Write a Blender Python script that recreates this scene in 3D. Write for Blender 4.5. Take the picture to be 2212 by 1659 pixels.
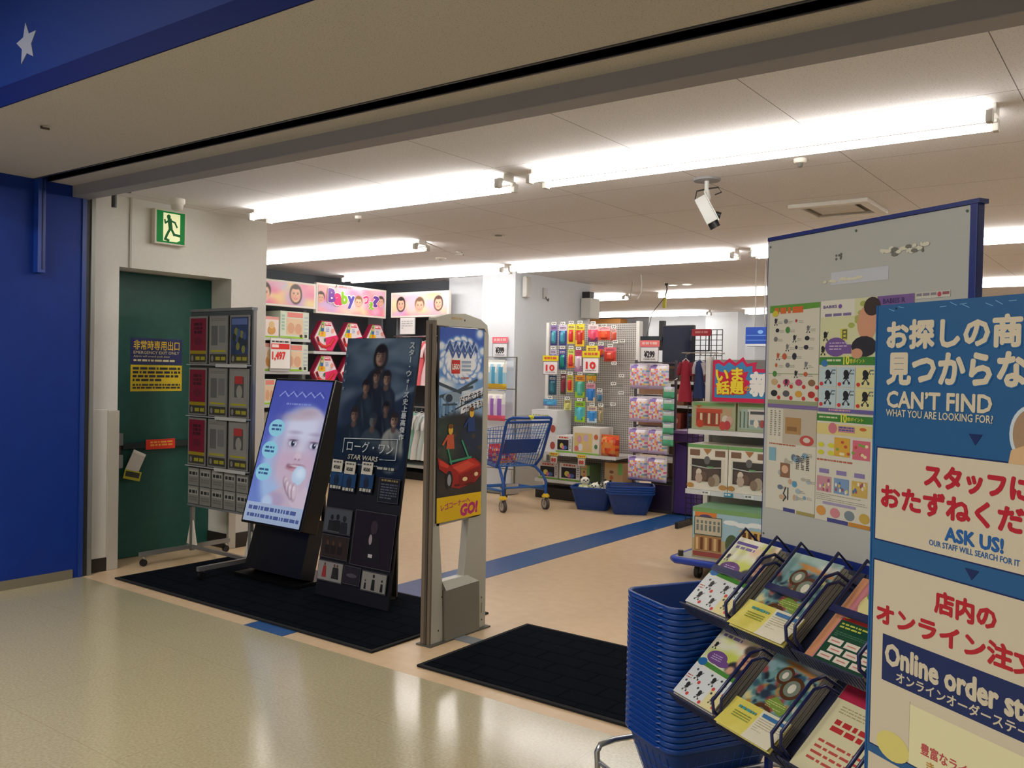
import bpy, math, random
from mathutils import Matrix, Vector
import numpy as np
R = math.radians
for _o in list(bpy.data.objects):
    bpy.data.objects.remove(_o)
SC = bpy.context.scene
COL = SC.collection
random.seed(7)

# ---------------------------------------------------------------- camera, world, exposure
cam = bpy.data.objects.new('camera', bpy.data.cameras.new('camera'))
COL.objects.link(cam)
cam.data.sensor_width = 36.0
cam.data.lens = 36.0 * 1919.4 / 2212.0
cam.data.clip_start = 0.05
cam.data.clip_end = 100
_right = Vector((0.803991, 0.594288, 0.020493))
_up = Vector((-0.025725, 0.00033, 0.999669))
_fwd = Vector((-0.594084, 0.804252, -0.015554))
_m = Matrix((_right, _up, -_fwd)).transposed().to_4x4()
_m.translation = (0, 0, 1.5)
cam.matrix_world = _m
SC.camera = cam

w = bpy.data.worlds.new('world')
SC.world = w
w.use_nodes = True
w.node_tree.nodes['Background'].inputs[0].default_value = (0.9, 0.95, 1, 1)
w.node_tree.nodes['Background'].inputs[1].default_value = 0.02
SC.view_settings.view_transform = 'Standard'
SC.view_settings.look = 'None'
SC.view_settings.gamma = 1
SC.view_settings.use_curve_mapping = False
SC.view_settings.exposure = 0.45
TUBE = 13.0          # fluorescent tubes of the shop
CORRIDOR = 55.0      # unseen lamps added to light the passage in front of the shop


def area_lamp(name, x, y, z, sx, sy, power, col=(1, 0.95, 0.86)):
    l = bpy.data.lights.new(name, 'AREA')
    l.shape = 'RECTANGLE'
    l.size, l.size_y = sx, sy
    l.energy = power
    l.color = col
    o = bpy.data.objects.new(name, l)
    COL.objects.link(o)
    o.location = (x, y, z)
    return o


for _x, _y in ((-4.6, 0.2), (-3.2, -1.2), (-1.4, -1.8)):  # area lamps added out of view to brighten the passage
    area_lamp('unseen_passage_lamp', _x, _y, 3.36, 1.2, 0.3, CORRIDOR)

# ---------------------------------------------------------------- materials
_MC = {}


def lin(h):
    h = h.lstrip('#')
    out = []
    for i in (0, 2, 4):
        c = int(h[i:i + 2], 16) / 255
        out.append(c / 12.92 if c <= 0.04045 else ((c + 0.055) / 1.055) ** 2.4)
    return out


def m(h, rough=0.5, metal=0.0, emit=0.0, alpha=1.0, spec=0.5):
    k = (h, rough, metal, emit, alpha, spec)
    if k in _MC:
        return _MC[k]
    mt = bpy.data.materials.new('paint_' + h.lstrip('#'))
    mt.use_nodes = True
    b = mt.node_tree.nodes['Principled BSDF']
    c = (*lin(h), 1)
    b.inputs['Base Color'].default_value = c
    b.inputs['Roughness'].default_value = rough
    b.inputs['Metallic'].default_value = metal
    b.inputs['Specular IOR Level'].default_value = spec
    b.inputs['Alpha'].default_value = alpha
    if emit:
        b.inputs['Emission Color'].default_value = c
        b.inputs['Emission Strength'].default_value = emit
    _MC[k] = mt
    return mt


def tex(name, base, dark, scale=60, rough=0.5, lo=0.45, hi=0.6, detail=2, bump=0.0, spec=0.5, seams=None, dist=0.0, stretch=None):
    """noise-speckled surface, optional tile seams (sx, sy, width, colour)"""
    mt = bpy.data.materials.new(name)
    mt.use_nodes = True
    nt = mt.node_tree
    N, L = nt.nodes, nt.links
    b = N['Principled BSDF']
    b.inputs['Roughness'].default_value = rough
    b.inputs['Specular IOR Level'].default_value = spec
    tc = N.new('ShaderNodeTexCoord')
    src = tc.outputs['Object']
    if stretch:
        mp = N.new('ShaderNodeMapping')
        mp.inputs['Scale'].default_value = stretch
        L.new(src, mp.inputs[0])
        nsrc = mp.outputs[0]
    else:
        nsrc = src
    n = N.new('ShaderNodeTexNoise')
    n.inputs['Scale'].default_value = scale
    n.inputs['Detail'].default_value = detail
    n.inputs['Distortion'].default_value = dist
    L.new(nsrc, n.inputs['Vector'])
    cr = N.new('ShaderNodeValToRGB')
    cr.color_ramp.elements[0].position = lo
    cr.color_ramp.elements[0].color = (*lin(dark), 1)
    cr.color_ramp.elements[1].position = hi
    cr.color_ramp.elements[1].color = (*lin(base), 1)
    L.new(n.outputs['Fac'], cr.inputs[0])
    out = cr.outputs[0]
    if seams:
        sx, sy, wd, sc, off, ox, oy = (*seams, 0.5, 0.0, 0.0)[:7] if len(seams) == 4 else seams
        ms = N.new('ShaderNodeMapping')
        ms.inputs['Location'].default_value = (ox, oy, 0)
        L.new(src, ms.inputs[0])
        br = N.new('ShaderNodeTexBrick')
        br.offset = off
        br.inputs['Scale'].default_value = 1.0
        br.inputs['Brick Width'].default_value = sx
        br.inputs['Row Height'].default_value = sy
        br.inputs['Mortar Size'].default_value = wd
        br.inputs['Mortar Smooth'].default_value = 0.3
        br.inputs['Color1'].default_value = (1, 1, 1, 1)
        br.inputs['Color2'].default_value = (0.98, 0.98, 0.98, 1)
        br.inputs['Mortar'].default_value = (*lin(sc), 1)
        L.new(ms.outputs[0], br.inputs['Vector'])
        mx = N.new('ShaderNodeMixRGB')
        mx.blend_type = 'MULTIPLY'
        mx.inputs[0].default_value = 1
        L.new(out, mx.inputs[1])
        L.new(br.outputs[0], mx.inputs[2])
        out = mx.outputs[0]
    L.new(out, b.inputs['Base Color'])
    if bump:
        bp = N.new('ShaderNodeBump')
        bp.inputs['Strength'].default_value = bump
        bp.inputs['Distance'].default_value = 0.004
        L.new(n.outputs['Fac'], bp.inputs['Height'])
        L.new(bp.outputs[0], b.inputs['Normal'])
    return mt


M_floor_out = tex('passage_vinyl', '#b6ad8e', '#a69c7c', 85, 0.15, 0.35, 0.65, 6, 0.05, 0.8, (0.9, 0.9, 0.002, '#ebe8e0'))
M_floor_in = tex('shop_vinyl', '#d6bb98', '#cdb18d', 14, 0.32, 0.3, 0.7, 5, 0.02, 0.4)
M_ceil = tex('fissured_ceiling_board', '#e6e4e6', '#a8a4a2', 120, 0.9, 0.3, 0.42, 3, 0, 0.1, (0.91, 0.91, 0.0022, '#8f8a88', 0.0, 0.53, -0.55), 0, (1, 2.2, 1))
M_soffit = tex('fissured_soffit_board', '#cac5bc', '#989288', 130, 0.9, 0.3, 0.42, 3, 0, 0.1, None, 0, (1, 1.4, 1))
M_wall = tex('painted_wallpaper', '#dad8d2', '#d7d4cd', 40, 0.75, 0.3, 0.7, 4, 0.02, 0.2)
M_wall2 = tex('painted_wall_far', '#e2e7ee', '#dfe4eb', 30, 0.7, 0.3, 0.7, 4, 0.01, 0.2)
M_blue = tex('blue_painted_panel', '#10338c', '#0f3085', 8, 0.5, 0.3, 0.7, 2, 0, 0.25)
M_mat = tex('ribbed_entrance_carpet', '#12161e', '#0b0e14', 300, 0.95, 0.35, 0.65, 2, 0.5, 0.03, (0.26, 0.13, 0.006, '#8a8f98'))
M_stripe = tex('blue_vinyl_tile', '#23548f', '#1f4c84', 20, 0.3, 0.3, 0.7, 4, 0.02, 0.5, (0.34, 0.34, 0.003, '#c8c8c8'))
M_green = tex('green_door_paint', '#22564e', '#1f5049', 15, 0.4, 0.3, 0.7, 3, 0.01, 0.4)
M_beam = m('#96959a', 0.5)
WHITE = m('#efeee8', 0.5)
BLACK = m('#121214', 0.45)
DGREY = m('#3c3d42', 0.5)
STEEL = m('#b9bcc0', 0.25, 0.9)
NAVYWIRE = m('#1b2358', 0.3)
BASKET = m('#083578', 0.42)
CARTBLUE = m('#134a9c', 0.3)
SHELFW = m('#e3e4e2', 0.45)


def picture(name, rough=0.35, emit=0.0):
    mt = bpy.data.materials.new(name)
    mt.use_nodes = True
    nt = mt.node_tree
    b = nt.nodes['Principled BSDF']
    a = nt.nodes.new('ShaderNodeAttribute')
    a.attribute_name = 'print'
    b.inputs['Roughness'].default_value = rough
    nt.links.new(a.outputs['Color'], b.inputs['Base Color'])
    if emit:
        nt.links.remove(b.inputs['Base Color'].links[0])
        b.inputs['Base Color'].default_value = (.01, .01, .012, 1)
        nt.links.new(a.outputs['Color'], b.inputs['Emission Color'])
        b.inputs['Emission Strength'].default_value = emit
    return mt


PIC = picture('printed_picture')
PICS = picture('screen_picture', 0.25, 0.54)


def portrait(cx, cz, r, hair, lh=False, skin='#f0c0a4', dark='#d89a82', sh=0.0):
    """soft patches of a small printed head"""
    r *= 1.12
    o = []
    if lh:
        o += [(cx, cz - r * .1, r * .95, r * 1.15, hair, .12)]
    o += [(cx, cz + r * .24, r * .9, r * .95, hair, .12), (cx, cz - r * .12, r * .74, r * .92, skin, .08),
          (cx - r * .55, cz - r * .2, r * .25, r * .7, dark, .8, 0, .35 + sh), (cx, cz + r * .78, r * .62, r * .22, hair, .3)]
    for k in (-1, 1):
        o += [(cx + k * r * .3, cz + r * .18, r * .18, r * .04, hair, .6, k * -.15, .6), (cx + k * r * .3, cz + .02 * r, r * .12, r * .06, '#33221c', .5),
              (cx + k * r * .45, cz - r * .36, r * .2, r * .16, '#f09a90', .9, 0, .5)]
    o += [(cx, cz - r * .22, r * .08, r * .12, dark, .8), (cx, cz - r * .55, r * .27, r * .11, '#c4545a', .4), (cx, cz - r * .51, r * .2, r * .045, '#f6ece6', .5)]
    return o


# ---------------------------------------------------------------- mesh builder
_TC = {}


def text2d(s, bold):
    k = (s, bold)
    if k not in _TC:
        cu = bpy.data.curves.new('letters', 'FONT')
        cu.body = s
        cu.resolution_u = 2
        cu.offset = bold
        ob = bpy.data.objects.new('letters', cu)
        COL.objects.link(ob)
        me = bpy.data.meshes.new_from_object(ob.evaluated_get(bpy.context.evaluated_depsgraph_get()))
        vs = [(v.co.x, v.co.y) for v in me.vertices]
        fs = [tuple(p.vertices) for p in me.polygons]
        bpy.data.objects.remove(ob)
        bpy.data.curves.remove(cu)
        bpy.data.meshes.remove(me)
        xs = [v[0] for v in vs]
        ys = [v[1] for v in vs]
        _TC[k] = (vs, fs, min(xs), max(xs), min(ys), max(ys))
    return _TC[k]


class B:
    def __init__(s, e=0.0008):
        s.v, s.f, s.mi, s.sm, s.mats, s.vc = [], [], [], [], [], []
        s.n = 0
        s.X = Matrix()
        s.e = e          # spacing of printed layers
        s.y = 0.0        # plane the prints lie on

    def add(s, vs, fs, mat, smooth=False):
        if mat not in s.mats:
            s.mats.append(mat)
        i = s.mats.index(mat)
        n = len(s.v)
        X = s.X
        s.v += [tuple(X @ Vector(p)) for p in vs]
        for f in fs:
            s.f.append(tuple(n + a for a in f))
            s.mi.append(i)
            s.sm.append(smooth)

    def box(s, x0, y0, z0, x1, y1, z1, mat):
        v = [(x, y, z) for x in (x0, x1) for y in (y0, y1) for z in (z0, z1)]
        s.add(v, [(0, 1, 3, 2), (4, 6, 7, 5), (0, 4, 5, 1), (2, 3, 7, 6), (0, 2, 6, 4), (1, 5, 7, 3)], mat)

    def prism(s, pts, y0, y1, mat, smooth=False):
        n = len(pts)
        v = [(x, y0, z) for x, z in pts] + [(x, y1, z) for x, z in pts]
        s.add(v, [tuple(range(n)), tuple(range(2 * n - 1, n - 1, -1))], mat)
        s.add(v, [(i, i + n, (i + 1) % n + n, (i + 1) % n) for i in range(n)], mat, smooth)

    def tube(s, pts, r, mat, n=8, closed=False):
        P = [Vector(p) for p in pts]
        k = len(P)
        rings = []
        ref = None
        for i in range(k):
            a = P[i - 1] if (i or closed) else P[i]
            b = P[(i + 1) % k] if (i < k - 1 or closed) else P[i]
            t = (b - a)
            t = t.normalized() if t.length > 1e-9 else Vector((0, 0, 1))
            if ref is None:
                ref = Vector((0, 0, 1)) if abs(t.z) < 0.9 else Vector((1, 0, 0))
            u = t.cross(ref)
            if u.length < 1e-6:
                u = t.orthogonal()
            u.normalize()
            ref = u.cross(t).normalized()
            rr = r[i] if isinstance(r, (list, tuple)) else r
            rings.append([P[i] + (u * math.cos(2 * math.pi * j / n) + ref * math.sin(2 * math.pi * j / n)) * rr for j in range(n)])
        v = [tuple(p) for q in rings for p in q]
        f = []
        for i in range(k if closed else k - 1):
            a, b = i * n, ((i + 1) % k) * n
            f += [(a + j, a + (j + 1) % n, b + (j + 1) % n, b + j) for j in range(n)]
        s.add(v, f, mat, n > 6)
        if not closed:
            s.add(v, [tuple(range(n - 1, -1, -1)), tuple(range((k - 1) * n, k * n))], mat)

    def cyl(s, p, q, r, mat, n=16, r2=None):
        s.tube([p, q], [r, r if r2 is None else r2], mat, n)

    def ball(s, c, rx, ry, rz, mat, n=12):
        v, f = [], []
        h = n // 2
        for i in range(h + 1):
            a = math.pi * i / h
            for j in range(n):
                b = 2 * math.pi * j / n
                v.append((c[0] + rx * math.sin(a) * math.cos(b), c[1] + ry * math.sin(a) * math.sin(b), c[2] + rz * math.cos(a)))
        for i in range(h):
            f += [(i * n + j, i * n + (j + 1) % n, (i + 1) * n + (j + 1) % n, (i + 1) * n + j) for j in range(n)]
        s.add(v, f, mat, True)

    def loft(s, secs, mat, n=20, cap=True):
        """secs: (z, cx, cy, rx, ry, ripple)"""
        v, f = [], []
        for z, cx, cy, rx, ry, rp in secs:
            for j in range(n):
                a = 2 * math.pi * j / n
                k = 1 + rp * math.sin(5 * a)
                v.append((cx + rx * k * math.cos(a), cy + ry * k * math.sin(a), z))
        for i in range(len(secs) - 1):
            f += [(i * n + j, i * n + (j + 1) % n, (i + 1) * n + (j + 1) % n, (i + 1) * n + j) for j in range(n)]
        s.add(v, f, mat, True)
        if cap:
            s.add(v, [tuple(range(n - 1, -1, -1)), tuple(range((len(secs) - 1) * n, len(secs) * n))], mat)

    def pillow(s, x0, z0, x1, z1, th, col, nx=8, nz=8, y=0.0, back=0.25):
        """a bulging bag facing -y; col(u, v) gives the material of each cell"""
        fn = col if callable(col) else (lambda u, v: col)

        def pt(i, j, sg):
            u, q = i / nx, j / nz
            k = (max(0, 1 - (2 * u - 1) ** 4) * max(0, 1 - (2 * q - 1) ** 4)) ** 0.5
            return (x0 + (x1 - x0) * u, y - sg * th * k, z0 + (z1 - z0) * q)
        g = [pt(i, j, 1) for i in range(nx + 1) for j in range(nz + 1)]
        bk = [pt(i, j, -back) for i in range(nx + 1) for j in range(nz + 1)]
        for i in range(nx):
            for j in range(nz):
                a = i * (nz + 1) + j
                q = (a, a + nz + 1, a + nz + 2, a + 1)
                s.add([g[t] for t in q], [(0, 1, 2, 3)], fn((i + .5) / nx, (j + .5) / nz), True)
        s.add(bk, [(i * (nz + 1) + j + 1, (i + 1) * (nz + 1) + j + 1, (i + 1) * (nz + 1) + j, i * (nz + 1) + j) for i in range(nx) for j in range(nz)], fn(.5, .5), True)

    # prints: flat inks on the plane y = s.y, facing -y
    def pp(s, pts, mat, L=2):
        s.n = (s.n + 1) % 28
        y = s.y - (L + s.n * .035) * s.e
        a = sum(pts[i][0] * pts[(i + 1) % len(pts)][1] - pts[(i + 1) % len(pts)][0] * pts[i][1] for i in range(len(pts)))
        if a < 0:
            pts = pts[::-1]
        s.add([(x, y, z) for x, z in pts], [tuple(range(len(pts)))], mat)

    def pr(s, x0, z0, x1, z1, mat, L=1):
        s.pp([(x0, z0), (x1, z0), (x1, z1), (x0, z1)], mat, L)

    def pe(s, cx, cz, rx, rz, mat, L=2, n=18, rot=0.0):
        c, d = math.cos(rot), math.sin(rot)
        s.pp([(cx + rx * math.cos(2 * math.pi * i / n) * c - rz * math.sin(2 * math.pi * i / n) * d,
               cz + rx * math.cos(2 * math.pi * i / n) * d + rz * math.sin(2 * math.pi * i / n) * c) for i in range(n)], mat, L)

    def ps(s, pts, wd, mat, L=2, closed=False):
        k = len(pts)
        for i in range(k if closed else k - 1):
            (xa, za), (xb, zb) = pts[i], pts[(i + 1) % k]
            d = math.hypot(xb - xa, zb - za) or 1
            nx, nz = -(zb - za) / d * wd / 2, (xb - xa) / d * wd / 2
            ex, ez = (xb - xa) / d * wd / 2, (zb - za) / d * wd / 2
            s.pp([(xa - ex + nx, za - ez + nz), (xa - ex - nx, za - ez - nz), (xb + ex - nx, zb + ez - nz), (xb + ex + nx, zb + ez + nz)], mat, L)

    def pt(s, t, x0, z0, x1, z1, mat, L=3, bold=0.0, rot=0.0, shear=0.0):
        vs, fs, a, b, c, d = text2d(t, 0.0)
        sx, sz = (x1 - x0) / max(b - a, 1e-6), (z1 - z0) / max(d - c, 1e-6)
        cx, cz = (x0 + x1) / 2, (z0 + z1) / 2
        co, si = math.cos(rot), math.sin(rot)
        bw = bold * min(sx, sz)
        offs = [(0, 0)] + ([(bw * math.cos(k * math.pi / 4), bw * math.sin(k * math.pi / 4)) for k in range(8)] if bold else [])
        for k, (ox, oz) in enumerate(offs):
            out = []
            y = s.y - (L + k * .1) * s.e
            for px, pz in vs:
                X, Z = x0 + (px - a) * sx - cx + ox, z0 + (pz - c) * sz - cz + oz
                X += shear * Z
                out.append((cx + X * co - Z * si, y, cz + X * si + Z * co))
            s.add(out, fs, mat)

    def dash(s, x0, z0, x1, z1, rows, mat, L=3, fill=0.5, seed=1):
        rg = random.Random(seed)
        h = (z1 - z0) / rows
        for i in range(rows):
            zt = z1 - i * h
            x = x0
            while x < x1 - h * 0.2:
                wd = min(rg.uniform(0.5, 2.4) * h, x1 - x)
                s.pr(x, zt - h * fill, x + wd, zt, mat, L)
                x += wd + h * 0.35
                if rg.random() < 0.06:
                    break

    def paint(s, x0, z0, x1, z1, nx, nz, bg, blobs, mat, L=1):
        """a printed picture: soft colour patches on a fine grid; bg: (height 0..1, colour) stops"""
        u, q = np.meshgrid(np.linspace(x0, x1, nx + 1), np.linspace(z0, z1, nz + 1), indexing='ij')
        h = (q - z0) / (z1 - z0)
        hx = lambda c: np.array([int(c[i:i + 2], 16) / 255 for i in (1, 3, 5)])
        st = sorted(bg)
        img = np.stack([np.interp(h, [a for a, _ in st], [hx(c)[i] for _, c in st]) for i in range(3)], -1)
        for bl in blobs:
            cx, cz, rx, rz, c, soft = bl[:6]
            a = bl[6] if len(bl) > 6 else 0.0
            k = bl[7] if len(bl) > 7 else 1.0
            dx, dz = u - cx, q - cz
            r = np.hypot((dx * math.cos(a) + dz * math.sin(a)) / rx, (dz * math.cos(a) - dx * math.sin(a)) / rz)
            t = np.clip((1 + soft - r) / max(2 * soft, 1e-4), 0, 1)
            t = (t * t * (3 - 2 * t) * k)[..., None]
            img = img * (1 - t) + hx(c) * t
        col = np.where(img <= 0.04045, img / 12.92, ((img + 0.055) / 1.055) ** 2.4).reshape(-1, 3)
        y = s.y - L * s.e
        n0 = len(s.v)
        m1 = nz + 1
        s.add([(a, y, b) for a, b in zip(u.ravel().tolist(), q.ravel().tolist())],
              [(i * m1 + j, (i + 1) * m1 + j, (i + 1) * m1 + j + 1, i * m1 + j + 1) for i in range(nx) for j in range(nz)], mat)
        s.vc.append((n0, col))

    def face(s, cx, cz, r, hair, L=3, tilt=0.0, skin='#f0bfa0', longhair=False):
        """a small printed portrait"""
        h = m(hair)
        if longhair:
            s.pe(cx, cz - r * .12, r * 1.05, r * 1.38, h, L)
        s.pe(cx, cz + r * .2, r * .98, r * 1.12, h, L)
        s.pe(cx, cz - r * .12, r * .82, r * 1.02, m(skin), L + 1)
        for q in (-1, 1):
            s.pe(cx + q * r * .34, cz - r * .02, r * .11, r * .08, m('#30211c'), L + 2, 8)
            s.pe(cx + q * r * .5, cz - r * .42, r * .17, r * .13, m('#ee9a8c'), L + 2, 8)
        s.pe(cx, cz - r * .56, r * .28, r * .11, m('#c24a4a'), L + 2, 10)

    def build(s, name, parent=None, loc=None, rot=None, bev=0.0, label=None):
        me = bpy.data.meshes.new(name)
        me.from_pydata(s.v, [], s.f)
        for mt in s.mats:
            me.materials.append(mt)
        me.polygons.foreach_set('material_index', s.mi)
        me.polygons.foreach_set('use_smooth', s.sm)
        if s.vc:
            at = me.attributes.new('print', 'FLOAT_COLOR', 'POINT')
            c = np.ones((len(s.v), 4), dtype=np.float32)
            for n0, col in s.vc:
                c[n0:n0 + len(col), :3] = col
            at.data.foreach_set('color', c.ravel())
        me.update()
        o = bpy.data.objects.new(name, me)
        COL.objects.link(o)
        if parent:
            o.parent = parent
        if loc:
            o.location = loc
        if rot:
            o.rotation_euler = rot
        if bev:
            md = o.modifiers.new('edge', 'BEVEL')
            md.width = bev
            md.segments = 2
            md.limit_method = 'ANGLE'
            md.angle_limit = R(50)
        if label:
            o['label'] = label
        return o


def tag(o, label, cat, group=None, kind=None):
    o['label'] = label
    o['category'] = cat
    if group:
        o['group'] = group
    if kind:
        o['kind'] = kind
    return o


def thing(name, label, cat, loc=(0, 0, 0), rz=0.0, lean=0.0, group=None, yaw=None):
    o = bpy.data.objects.new(name, None)
    o.empty_display_size = 0.1
    COL.objects.link(o)
    o.location = loc
    o.rotation_euler = (-lean, 0, rz)
    return tag(o, label, cat, group)


def struct(b, name, loc=None, rot=None, bev=0.0):
    o = b.build(name, None, loc, rot, bev)
    o['kind'] = 'structure'
    return o


def dup(root, loc=None, rz=None, label=None, group=None):
    r = root.copy()
    COL.objects.link(r)
    if loc is not None:
        r.location = loc
    if rz is not None:
        r.rotation_euler[2] = rz
    if label:
        r['label'] = label
    if group:
        r['group'] = group
    for ch in root.children:
        c = ch.copy()
        COL.objects.link(c)
        c.parent = r
        for g in ch.children:
            d = g.copy()
            COL.objects.link(d)
            d.parent = c
    return r


def wslab(name, x0, y0, z0, x1, y1, z1, mat, bev=0.0):
    b = B()
    b.box(x0, y0, z0, x1, y1, z1, mat)
    return struct(b, name, bev=bev)


# ================================================================ SETTING
ZC = 2.70
wslab('floor', -12.5, 3.2, -0.1, 4.2, 17.5, 0.0, M_floor_in)
wslab('floor_passage', -6.2, -4.2, -0.1, 4.2, 3.2, 0.0, M_floor_out)
b = B()
b.box(-4.25, 3.2, 0.0, -3.91, 9.6, 0.002, M_stripe)
struct(b, 'trim_1')
wslab('ceiling', -12.5, 3.25, ZC, 4.2, 17.5, ZC + 0.1, M_ceil)
b = B()                                             # lowered soffit in front of the shop, with the shutter slot
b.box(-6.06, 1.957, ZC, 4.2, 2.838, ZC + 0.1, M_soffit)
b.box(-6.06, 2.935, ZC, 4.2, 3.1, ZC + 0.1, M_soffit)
struct(b, 'ceiling_soffit')
b = B()
b.box(-6.06, 2.85, ZC + 0.1, 4.2, 2.935, ZC + 0.35, m('#2a2a2e', 0.7))
b.box(-6.06, 2.838, ZC - 0.004, 4.2, 2.85, ZC + 0.1, m('#4b4d55', 0.4, 0.5))
b.box(-6.06, 2.935, ZC - 0.004, 4.2, 2.945, ZC + 0.1, m('#56565c', 0.4, 0.5))
struct(b, 'trim_2')
b = B()                                             # grey header beam over the entrance
b.box(-6.06, 3.1, 2.622, 4.2, 3.22, ZC + 0.1, M_beam)
b.box(-6.06, 3.22, 2.652, 4.2, 3.27, ZC + 0.1, m('#c4c1bd', 0.45))
struct(b, 'beam', bev=0.004)
b = B()                                             # blue fascia of the shop front
b.box(-6.06, 1.956, ZC + .01, 4.2, 2.06, 3.5, m('#112c72', 0.6, spec=.15))
b.box(-6.06, 1.95, ZC - 0.002, 4.2, 1.957, 2.792, m('#0a1a58', 0.65, spec=.1))
struct(b, 'wall_fascia')
star = B()
pts = []
for i in range(10):
    rr = 0.098 if i % 2 == 0 else 0.046
    a = math.pi / 2 + math.pi * i / 5 + 0.12
    pts.append((rr * math.cos(a), rr * math.sin(a)))
star.prism(pts, 0, -0.003, m('#8d93a8', 0.5))
o = star.build('star_sticker', None, (-4.25, 1.956, 2.952))
tag(o, 'pale grey five pointed star decal on the blue fascia above the passage', 'sticker')

# blue side wall of the passage, its base strip and the shutter guide
b = B()
b.box(-6.2, -4.2, 0.0, -6.06, 3.17, 3.5, M_blue)
struct(b, 'wall_left')
b = B()
b.box(-6.06, -4.2, 0.0, -6.048, 3.13, 0.062, m('#8d8574', 0.35, 0.4))
struct(b, 'baseboard_left')
b = B()
b.box(-6.2, 3.17, 0, -6.05, 3.20, ZC, m('#1c3a86', 0.4))
b.box(-6.2, 3.20, 0, -6.062, 3.235, ZC, m('#2c2c2c', 0.5))
b.box(-6.2, 3.235, 0, -6.05, 3.262, ZC, m('#8b8a86', 0.4, 0.3))
struct(b, 'trim_3')
b = B()                                             # short blue channel hanging on the side wall
b.box(-6.06, 2.845, 2.08, -6.0, 2.895, ZC, m('#1d3f9c', 0.35))
b.box(-5.999, 2.872, 2.10, -5.995, 2.884, ZC, m('#0f1f5c', 0.35))
struct(b, 'trim_4', bev=0.003)
wslab('wall_back_passage', -6.2, -4.3, 0, 4.2, -4.2, 3.5, M_wall)
wslab('wall_right', 4.2, -4.3, 0, 4.3, 17.5, 3.5, M_wall2)
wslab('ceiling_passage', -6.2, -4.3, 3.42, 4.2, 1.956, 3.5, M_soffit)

# white wall with the recessed emergency door
b = B()
b.box(-6.6, 3.262, 0, -6.12, 3.48, ZC, M_wall)
b.box(-6.6, 4.435, 0, -6.12, 4.78, ZC, M_wall)
b.box(-6.6, 3.48, 2.19, -6.12, 4.435, ZC, M_wall)
b.box(-6.6, 3.48, 0, -6.40, 4.435, 2.19, M_wall)
struct(b, 'wall_door_side')
b = B()
b.box(-6.12, 3.262, 0.095, -6.105, 3.40, 1.16, m('#d2cfc6', 0.6))
b.box(-6.13, 3.40, 0.0, -6.10, 3.487, 1.15, m('#b9b2a6', 0.5))
b.box(-6.13, 4.43, 0.0, -6.10, 4.50, 1.15, m('#b9b2a6', 0.5))
struct(b, 'trim_5', bev=0.004)
b = B()
b.box(-6.118, 3.262, 0, -6.10, 3.40, 0.095, m('#2a2521', 0.5))
b.box(-6.118, 4.50, 0, -6.10, 4.79, 0.12, m('#2a2521', 0.5))
b.box(-6.38, 4.425, 0, -6.13, 4.436, 0.12, m('#2a2521', 0.5))
struct(b, 'baseboard_door_side')
b = B()
b.box(-6.119, 3.552, 2.19, -6.108, 3.566, ZC, m('#b4b0a8', 0.5))
struct(b, 'trim_6')

# rest of the shop shell
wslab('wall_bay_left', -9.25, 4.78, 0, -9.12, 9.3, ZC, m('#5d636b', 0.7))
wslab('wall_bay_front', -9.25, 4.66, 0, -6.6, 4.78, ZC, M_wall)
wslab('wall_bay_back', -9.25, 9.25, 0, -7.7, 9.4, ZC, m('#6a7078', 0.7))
b = B()
b.box(-7.70, 8.98, 0, -6.93, 10.46, ZC, M_wall2)
b.box(-6.93, 8.72, 0, -6.42, 10.46, ZC, M_wall2)
struct(b, 'wall_column')
b = B()
b.box(-6.425, 8.72, 0, -6.405, 10.46, 0.95, m('#cfcfcb', 0.5))
struct(b, 'trim_7')
wslab('wall_far', -12.5, 17.4, 0, 4.2, 17.5, ZC, M_wall2)
wslab('wall_far_left', -12.5, 9.4, 0, -12.4, 17.5, ZC, M_wall2)
b = B()
b.box(-8.75, 16.6, 0, -6.45, 17.4, ZC, M_wall2)
b.box(-7.30, 16.2, 0, -6.64, 16.6, ZC, M_wall2)
struct(b, 'wall_column_far')
b = B()
b.box(-10.3, 16.2, 2.0, -9.2, 16.5, 2.62, m('#b07a3c', 0.6))
b.box(-10.3, 16.5, 2.0, -9.2, 17.4, 2.1, m('#b07a3c', 0.6))
struct(b, 'trim_8')

# ================================================================ CEILING THINGS
LAMP = bpy.data.materials.new('fluorescent_tube_glow')
LAMP.use_nodes = True
_n = LAMP.node_tree
_e = _n.nodes.new('ShaderNodeEmission')
_e.inputs[0].default_value = (1.0, 0.965, 0.91, 1)
_e.inputs[1].default_value = TUBE
_n.links.new(_e.outputs[0], _n.nodes['Material Output'].inputs[0])


def ceiling_light(loc, ln, label, group=None):
    t = thing('ceiling_light', label, 'light', loc)
    h = ln / 2
    b = B()
    b.box(-h, -.05, -.045, h, .05, 0, m('#f0eee8', 0.4))
    b.build('housing', t)
    for q in (-1, 1):
        b = B()
        b.cyl((-h + 0.03, q * 0.085, -0.07), (h - 0.03, q * 0.085, -0.07), 0.019, LAMP, 12)
        b.build('tube', t)
    for q in (-1, 1):
        b = B()
        for k in (-1, 1):
            b = B()
            b.box(q * (h - 0.018) - 0.014, k * 0.085 - 0.024, -0.094, q * (h - 0.018) + 0.014, k * 0.085 + 0.024, -0.04, m('#c9c5bd', 0.5))
            b.box(q * (h - 0.018) - 0.01, min(k * .05, k * .085), -0.06, q * (h - 0.018) + 0.01, max(k * .05, k * .085), -0.03, m('#c9c5bd', 0.5))
            b.build('socket', t, bev=0.004)
    return t


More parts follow.
